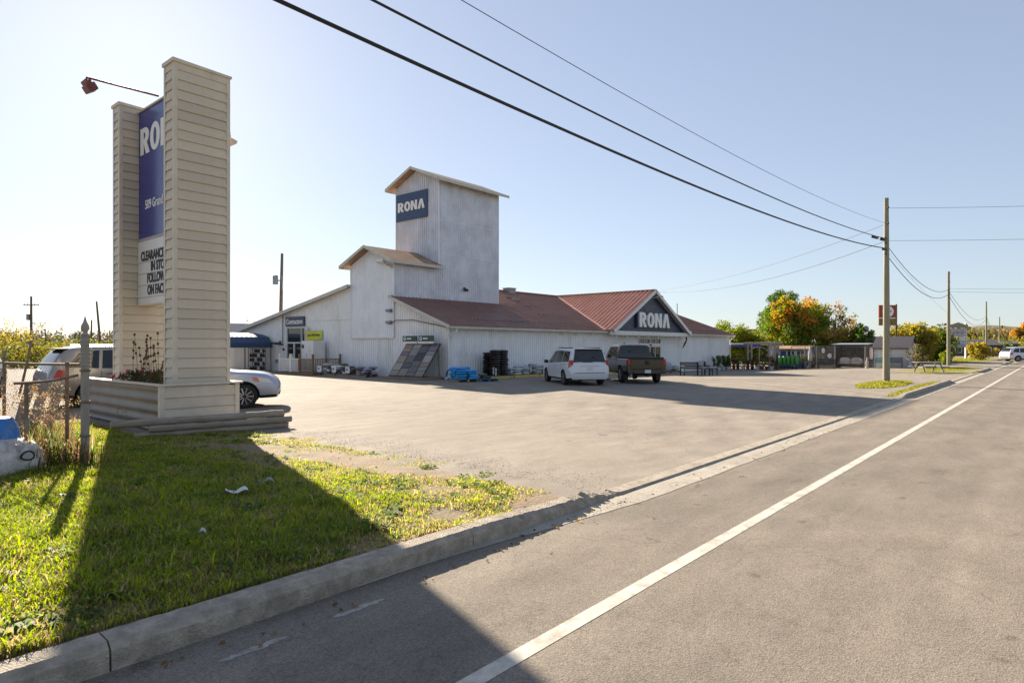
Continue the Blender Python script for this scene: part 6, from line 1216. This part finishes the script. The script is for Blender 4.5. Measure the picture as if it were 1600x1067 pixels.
upole('distant utility pole behind the golden tree', *at(1537, 190), 6.5, .14, fit=False); upole('far dark pole with crossarm above the yellow bushes', 25.0, 112.0, 9.0, .18, m=POLED, arm=True, trans=.62, fit=False)
upole('leaning dark pole beside the sign pillar over the field', onX(160, 31), 0, 8.4, .16) if False else None
q = lambda px, t: (t * (FX + (px - 800) / 1000 * RX), t * (FY + (px - 800) / 1000 * RY))
upole('leaning dark pole standing in the field beyond the silver vehicle', *q(159, 92), 8.3, .16, (-.75 * RX, -.75 * RY), POLED, fit=False)
upole('short dark pole standing beside the leaning pole in the field', *q(142, 100), 6.0, .14, (.1, 0), POLED, fit=False)
upole('reddish pole with a grey transformer rising behind the store roof', 32.6, 57.5, 10.9, .17, (.25, 0), POLED, False, .72, fit=False)
def wire(label, a, b, sag, r_, n=40, name='power_line'):
    a = Vector(a); b = Vector(b); mb = MB(a); pts = [a + (b - a) * (i / n) + Vector((0, 0, -4 * sag * (i / n) * (1 - i / n))) for i in range(n + 1)]; mb.tube(pts, r_, 6); o = mb.build(name, WIRE, smooth=True, loc=a, fix=False); tag(o, label, 'cable', 'overhead cables'); return o
def wire_par(label, x0, zmin, k, y0, y1, xa, xb, r_):
    mb = MB((xb, y1, 0)); n = 60; mb.tube([(xa + (xb - xa) * i / n, y0 + (y1 - y0) * i / n, zmin + k * ((xa + (xb - xa) * i / n) - x0) ** 2) for i in range(n + 1)], r_, 8); o = mb.build('power_line', WIRE, smooth=True, loc=(xb, y1, 0), fix=False); tag(o, label, 'cable', 'overhead cables'); return o
def on_cable(ob, x0, zmin, k, y0, y1, xa, xb, spots):
    for x, L_, r_ in spots:
        c = lambda q: Vector((q, y0 + (y1 - y0) * (q - xa) / (xb - xa), zmin + k * (q - x0) ** 2 - .06)) - Vector((xb, y1, 0)); mb = MB(); mb.tube([c(x - L_ / 2), c(x - L_ * .4), c(x + L_ * .4), c(x + L_ / 2)], [r_ * .4, r_, r_, r_ * .4], 8); mb.build('splice_case', WIRE, ob, smooth=True)
c1 = wire_par('thickest low black cable sweeping over the road verge to the nearest pole', 6, 5.38, .00148, 5.62, 6.62, -25, 36.85, .024)
c2 = wire_par('second thick black cable above the lowest one, to the nearest pole', 4, 5.88, .00129, 5.58, 6.62, -25, 36.85, .017)
on_cable(c1, 6, 5.38, .00148, 5.62, 6.62, -25, 36.85, ((36.2, .7, .06),)); on_cable(c2, 4, 5.88, .00129, 5.58, 6.62, -25, 36.85, ((34.0, 1.3, .075), (35.9, .9, .09)))
wire_par('thin topmost wire over the verge to the nearest pole', 4, 6.5, .00143, 5.62, 6.6, -25, 36.9, .006)
for (a, b, z1, z2, sg_, r_, l) in ((P1, P2, 7.0, 7.3, 1.0, .017, 'upper cable between the nearest pole and the picnic table pole'), (P1, P2, 6.5, 6.85, 1.1, .02, 'lower thick cable between the nearest pole and the picnic table pole'), (P1, P2, 6.7, 5.0, .2, .005, 'thin guy wire falling from the nearest pole towards the pylon sign'),
     (P2, P3, 7.2, 7.3, 1.6, .018, 'upper cable from the picnic table pole to the yellow bush pole'), (P2, P3, 6.8, 6.8, 2.0, .022, 'lower cable from the picnic table pole to the yellow bush pole'), (P3, P4, 7.3, 7.2, 1.8, .02, 'upper cable beyond the yellow bush pole'), (P3, P4, 6.8, 6.8, 1.9, .02, 'lower cable beyond the yellow bush pole'), (P4, Vector((285, 13)), 7, 7, 1.8, .02, 'farthest cable between the two smallest poles')):
    wire(l, (a.x, a.y, z1), (b.x, b.y, z2), sg_, r_)
wire('upper service wire from the nearest pole to the entrance gable peak', (37, 6.64, 8.05), (47.4, 25.2, 6.35), .5, .009); wire('lower service wire from the nearest pole to the entrance gable peak', (37, 6.64, 7.2), (47.5, 25.2, 6.3), .8, .012)
wire('high thin wire crossing the road from the nearest pole', (37, 6.64, 8.85), (46, -16, 8.6), .35, .008); wire('lower thin wire crossing the road from the nearest pole', (37, 6.64, 7.2), (46, -16, 7.1), .3, .008)
wire('high thin wire crossing the road from the picnic table pole', (P2.x, P2.y, 7.4), (84, -18, 7.2), .3, .01); wire('lower thin wire crossing the road from the picnic table pole', (P2.x, P2.y, 7.1), (84, -18, 6.8), .3, .01)
wire('drop wire from the reddish transformer pole to the store roof', (32.8, 57.5, 9.0), (25.2, 43.5, 4.3), .6, .012)

# ------------------------------------------------------------------ signs, houses and land beyond
bx, by = at(1387, 74); T = thing('square_sign', 'brown-red square sign with white disc on a tall post behind the nearest pole', 'sign', (bx, by, gz(bx, by)), R(0))
mb = MB(); d = Vector((RX, RY, 0)); mb.tube([(d.x * .88, d.y * .88, 0), (d.x * .88, d.y * .88, 6.2)], .07, 8); mb.build('post', DARK, T); BRS = mat('sign_brown_red', (.26, .06, .035), .5, .1, 3)
def panel(mb, c, w, h, th): mb.obox(c, (th, w, h), Euler((0, 0, YAW)).to_matrix())
mb = MB(); panel(mb, (0, 0, 5.45), 1.85, 1.3, .14); mb.build('upper_panel', BRS, T); mb = MB(); panel(mb, (0, 0, 4.4), 1.85, .72, .12); mb.build('lower_panel', mat('sign_olive', (.17, .13, .05), .6, .4, 6), T)
mb = MB(); f = Vector((-FX, -FY, 0)) * .078; P = [[f + d * (r_ * cos(a)) + Vector((0, 0, 5.45 + r_ * sin(a))) for r_ in (0.0, .56)] for a in np.linspace(0, 2 * pi, 33)]; mb.grid(P); mb.build('disc', LETTER, T, fix=False)
mb = MB(); f2 = Vector((-FX, -FY, 0)) * .083
for a_, w_, h_ in ((-.3, .08, .2), (.28, .1, .26), (.0, .3, .12)): c = f2 + d * a_ + Vector((0, 0, 5.45)); mb = MB(); mb.obox(c, (.006, w_, h_), Euler((0, 0, YAW)).to_matrix()); mb.build('disc_mark', mat('sign_teal', (.08, .22, .28), .6, .2, 5), T)
x, y = at(1496, 112); T = thing('pylon_sign', 'tall white plaza pylon sign with grey peaked top and tenant panels', 'sign', (x, y, 0)); M3 = Euler((0, 0, YAW)).to_matrix()
for s_ in (-1, 1): mb = MB(); c = d * (1.2 * s_); mb.obox((c.x, c.y, 2.6), (.25, .2, 5.2), M3); mb.build('post', TRIM, T)
for i, (zc, hh) in enumerate(((4.25, .32), (3.85, .38), (3.42, .36), (2.95, .46), (2.45, .46), (1.95, .46))):
    for s_ in (-1, 1): c = d * (.55 * s_); mb = MB(); mb.obox((c.x, c.y, zc), (.2, 1.06, hh), M3); mb.build('tenant_panel', mat('tenant_%d' % (i % 4), [(.36, .38, .44), (.26, .27, .42), (.34, .34, .46), (.55, .56, .60)][min(i, 3)], .4, .12, 3), T)
mb = MB(); a = d * 1.4; b = Vector((-FX, -FY, 0)) * .2; mb.prism([Vector((0, 0, 4.5)) - a + b, Vector((0, 0, 4.5)) + a + b, Vector((0, 0, 4.85)) + a + b, Vector((0, 0, 5.3)) + b, Vector((0, 0, 4.85)) - a + b], -b * 2); mb.build('peaked_top', mat('pylon_top', (.25, .23, .2), .7, .1, 3), T)
def house(label, x, y, w, dp, h, rh, wm, rm, rz, name='house', windows=2):
    z = gz(x, y) - .05; T = thing(name, label, 'building', (x, y, z), rz); mb = MB(); mb.box(-w / 2, w / 2, -dp / 2, dp / 2, 0, h); mb.build('wall', wm, T)
    for s_ in (-1, 1): mb = MB(); mb.prism([(s_ * w / 2, -dp / 2, h), (s_ * w / 2, dp / 2, h), (s_ * w / 2, 0, h + rh - .04)], (-s_ * .12, 0, 0)); mb.build('gable', wm, T)
    mb = MB(); o_ = .35; s2 = rh / (dp / 2); mb.prism([(-w / 2 - .3, -dp / 2 - o_, h - o_ * s2), (-w / 2 - .3, 0, h + rh), (-w / 2 - .3, dp / 2 + o_, h - o_ * s2), (-w / 2 - .3, dp / 2 + o_, h - o_ * s2 + .14), (-w / 2 - .3, 0, h + rh + .14), (-w / 2 - .3, -dp / 2 - o_, h - o_ * s2 + .14)], (w + .6, 0, 0)); mb.build('roof', rm, T)
    for i in range(windows):
        xx = -w / 2 + w * (i + .5) / windows; mb = MB(); mb.box(xx - .6, xx + .6, -dp / 2 - .04, -dp / 2 - .003, 1.0, 2.1); o = mb.build('window', WHITE, T); mb = MB(); mb.box(xx - .5, xx + .5, -dp / 2 - .05, -dp / 2 - .042, 1.1, 2.0); mb.build('pane', GLASS, o)
    return T
WALLC = mat('house_cream', (.5, .48, .42), .8, .08, 3); REDR = mat('house_red_roof', (.32, .09, .05), .7, .12, 3)
x, y = at(1196, 102); house('cream house with a red roof half hidden behind the orange maple', x, y, 9, 8, 2.7, 2.2, WALLC, REDR, R(-58)); PINK = mat('pale_pink_roof', (.5, .4, .36), .6, .1, 2)
x, y = q(372, 82); house('low neighbouring building with a pale pink metal roof behind the store', x, y, 16, 9, 2.6, 2.2, WALLC, PINK, R(-10)); x, y = at(1368, 84); house('small white building behind the white garden shed', x, y, 4, 4, 2.6, .5, SHW, SHR, R(-50), 'outbuilding', 1)
x, y = at(1496, 150); house('low dark plaza building beyond the pylon sign', x, y + 4, 20, 9, 2.4, 1.0, mat('plaza_dark', (.10, .09, .085), .8, .3, 2), SHR, R(-60), 'plaza_building', 4)
x, y = at(1555, 175); house('low dark building behind the white estate car', x, y + 5, 16, 8, 2.5, .8, MATS['plaza_dark'], SHR, R(-60), 'plaza_building', 3)
T = thing('satellite_dish', 'grey satellite dish on a mast above the white outbuilding', 'dish', (*at(1353, 80), -.4)); mb = MB(); mb.tube([(0, 0, 0), (0, 0, 4.1)], .04, 6); mb.build('mast', GREYM, T); mb = MB(); P = [[(-FX * .1 * (1 - rr_ ** 2) + RX * .35 * rr_ * cos(a), -FY * .1 * (1 - rr_ ** 2) + RY * .35 * rr_ * cos(a), 4.2 + .35 * rr_ * sin(a)) for rr_ in (0, .5, 1)] for a in np.linspace(0, 2 * pi, 17)]; mb.grid(P); mb.build('dish', GREYM, T, smooth=True, fix=False)
# left: thicket, field
def bushrow(label, t, x0, x1, top0, top1, cols, n, seed, leaf=.18, name='thicket', clumps=6, npl=34):
    g = random.Random(seed); cs = []
    for i in range(n):
        px = g.uniform(x0, x1); tt = t * g.uniform(.9, 1.15); p = q(px, tt); hmx = (HOR - (top0 + (top1 - top0) * (px - x0) / (x1 - x0))) * tt / 1000 + HC; hh = hmx * g.uniform(.55, 1.0)
        for k in range(clumps): cs.append((p[0] + g.gauss(0, .7), p[1] + g.gauss(0, .7), hh * (k + .6) / clumps - .2))
    o = link(name, leaf_cloud(name, cs, npl, .75 * t / 60, leaf * t / 60, cols, seed)); return stuff(tag(o, label, 'thicket'))
bushrow('yellow-green autumn thicket beyond the field left of the sign', 62, -60, 95, 525, 529, [(.17, .13, .03), (.14, .13, .03), (.10, .11, .025), (.09, .10, .03), (.14, .12, .05)], 60, 51, .13)
bushrow('lower yellow-green bushes in the field behind the silver vehicle', 88, 60, 260, 533, 531, YGR + [(.2, .17, .06)], 40, 52, .12, 'bushes', 4)
bushrow('distant grey-brown wood on the horizon beyond the field', 420, -60, 700, 521, 527, [(.07, .06, .05), (.09, .075, .055), (.06, .065, .04)], 300, 53, .14, 'distant_wood', 4, 26)
bushrow('wooded autumn hillside behind the plaza along the road', 260, 1395, 1660, 512, 520, [(.11, .10, .035), (.16, .12, .04), (.08, .09, .03), (.2, .13, .05)], 170, 54, .15, 'hillside_wood', 6, 34)
bushrow('autumn scrub in front of the far hillside by the road', 150, 1455, 1600, 527, 533, YGR + [(.2, .16, .05), (.12, .11, .04)], 60, 55, .13, 'roadside_scrub', 4)
bushrow('hazy tree line behind the store and garden yard', 240, 1000, 1470, 528, 527, [(.10, .11, .03), (.14, .13, .04), (.08, .09, .03)], 120, 56, .14, 'tree_line', 4, 30)
for (px, t, h, l, sd) in ((398, 92, 7.2, 'bare-branched tree behind the pale pink roof', 61), (70, 70, 5.0, 'nearly bare tree above the yellow thicket', 62), (25, 66, 4.6, 'thin yellowing tree in the thicket beside the crossarm pole', 63)):
    x, y = q(px, t); tree(l, x, y, h, 1.9, h * .42, [(.12, .09, .05), (.16, .14, .04)] if sd < 63 else YEL_, 34, 9 if sd < 63 else 22, .1, .12, sd)
# hills
def hill(name, t, x0, x1, hs, seed):
    mb = MB(); P = []
    for i in range(41):
        px = x0 + (x1 - x0) * i / 40; hh = np.interp(i / 40, np.linspace(0, 1, len(hs)), hs) * (1 + .06 * MN.noise(Vector((i * .5, seed, 0)))); row = []
        for k, f in enumerate((0, .35, .7, 1.0, 1.4)): p = q(px, t * (1 + .35 * f)); row.append((p[0], p[1], -2 + hh * (0, .45, .85, 1, .7)[k]))
        P.append(row)
    mb.grid(P); struct(mb.build(name, mat('hill_wood', (.10, .095, .05), .95, .4, .03, world_co=True, stain=(.16, .12, .05), stain_amt=.6, stain_scale=.05), smooth=True, fix=False))
hill('hill', 520, 1300, 1900, (6, 18, 27, 24, 17, 10), 1); hill('hill', 700, -500, 900, (10, 16, 17, 15, 12, 6), 2)
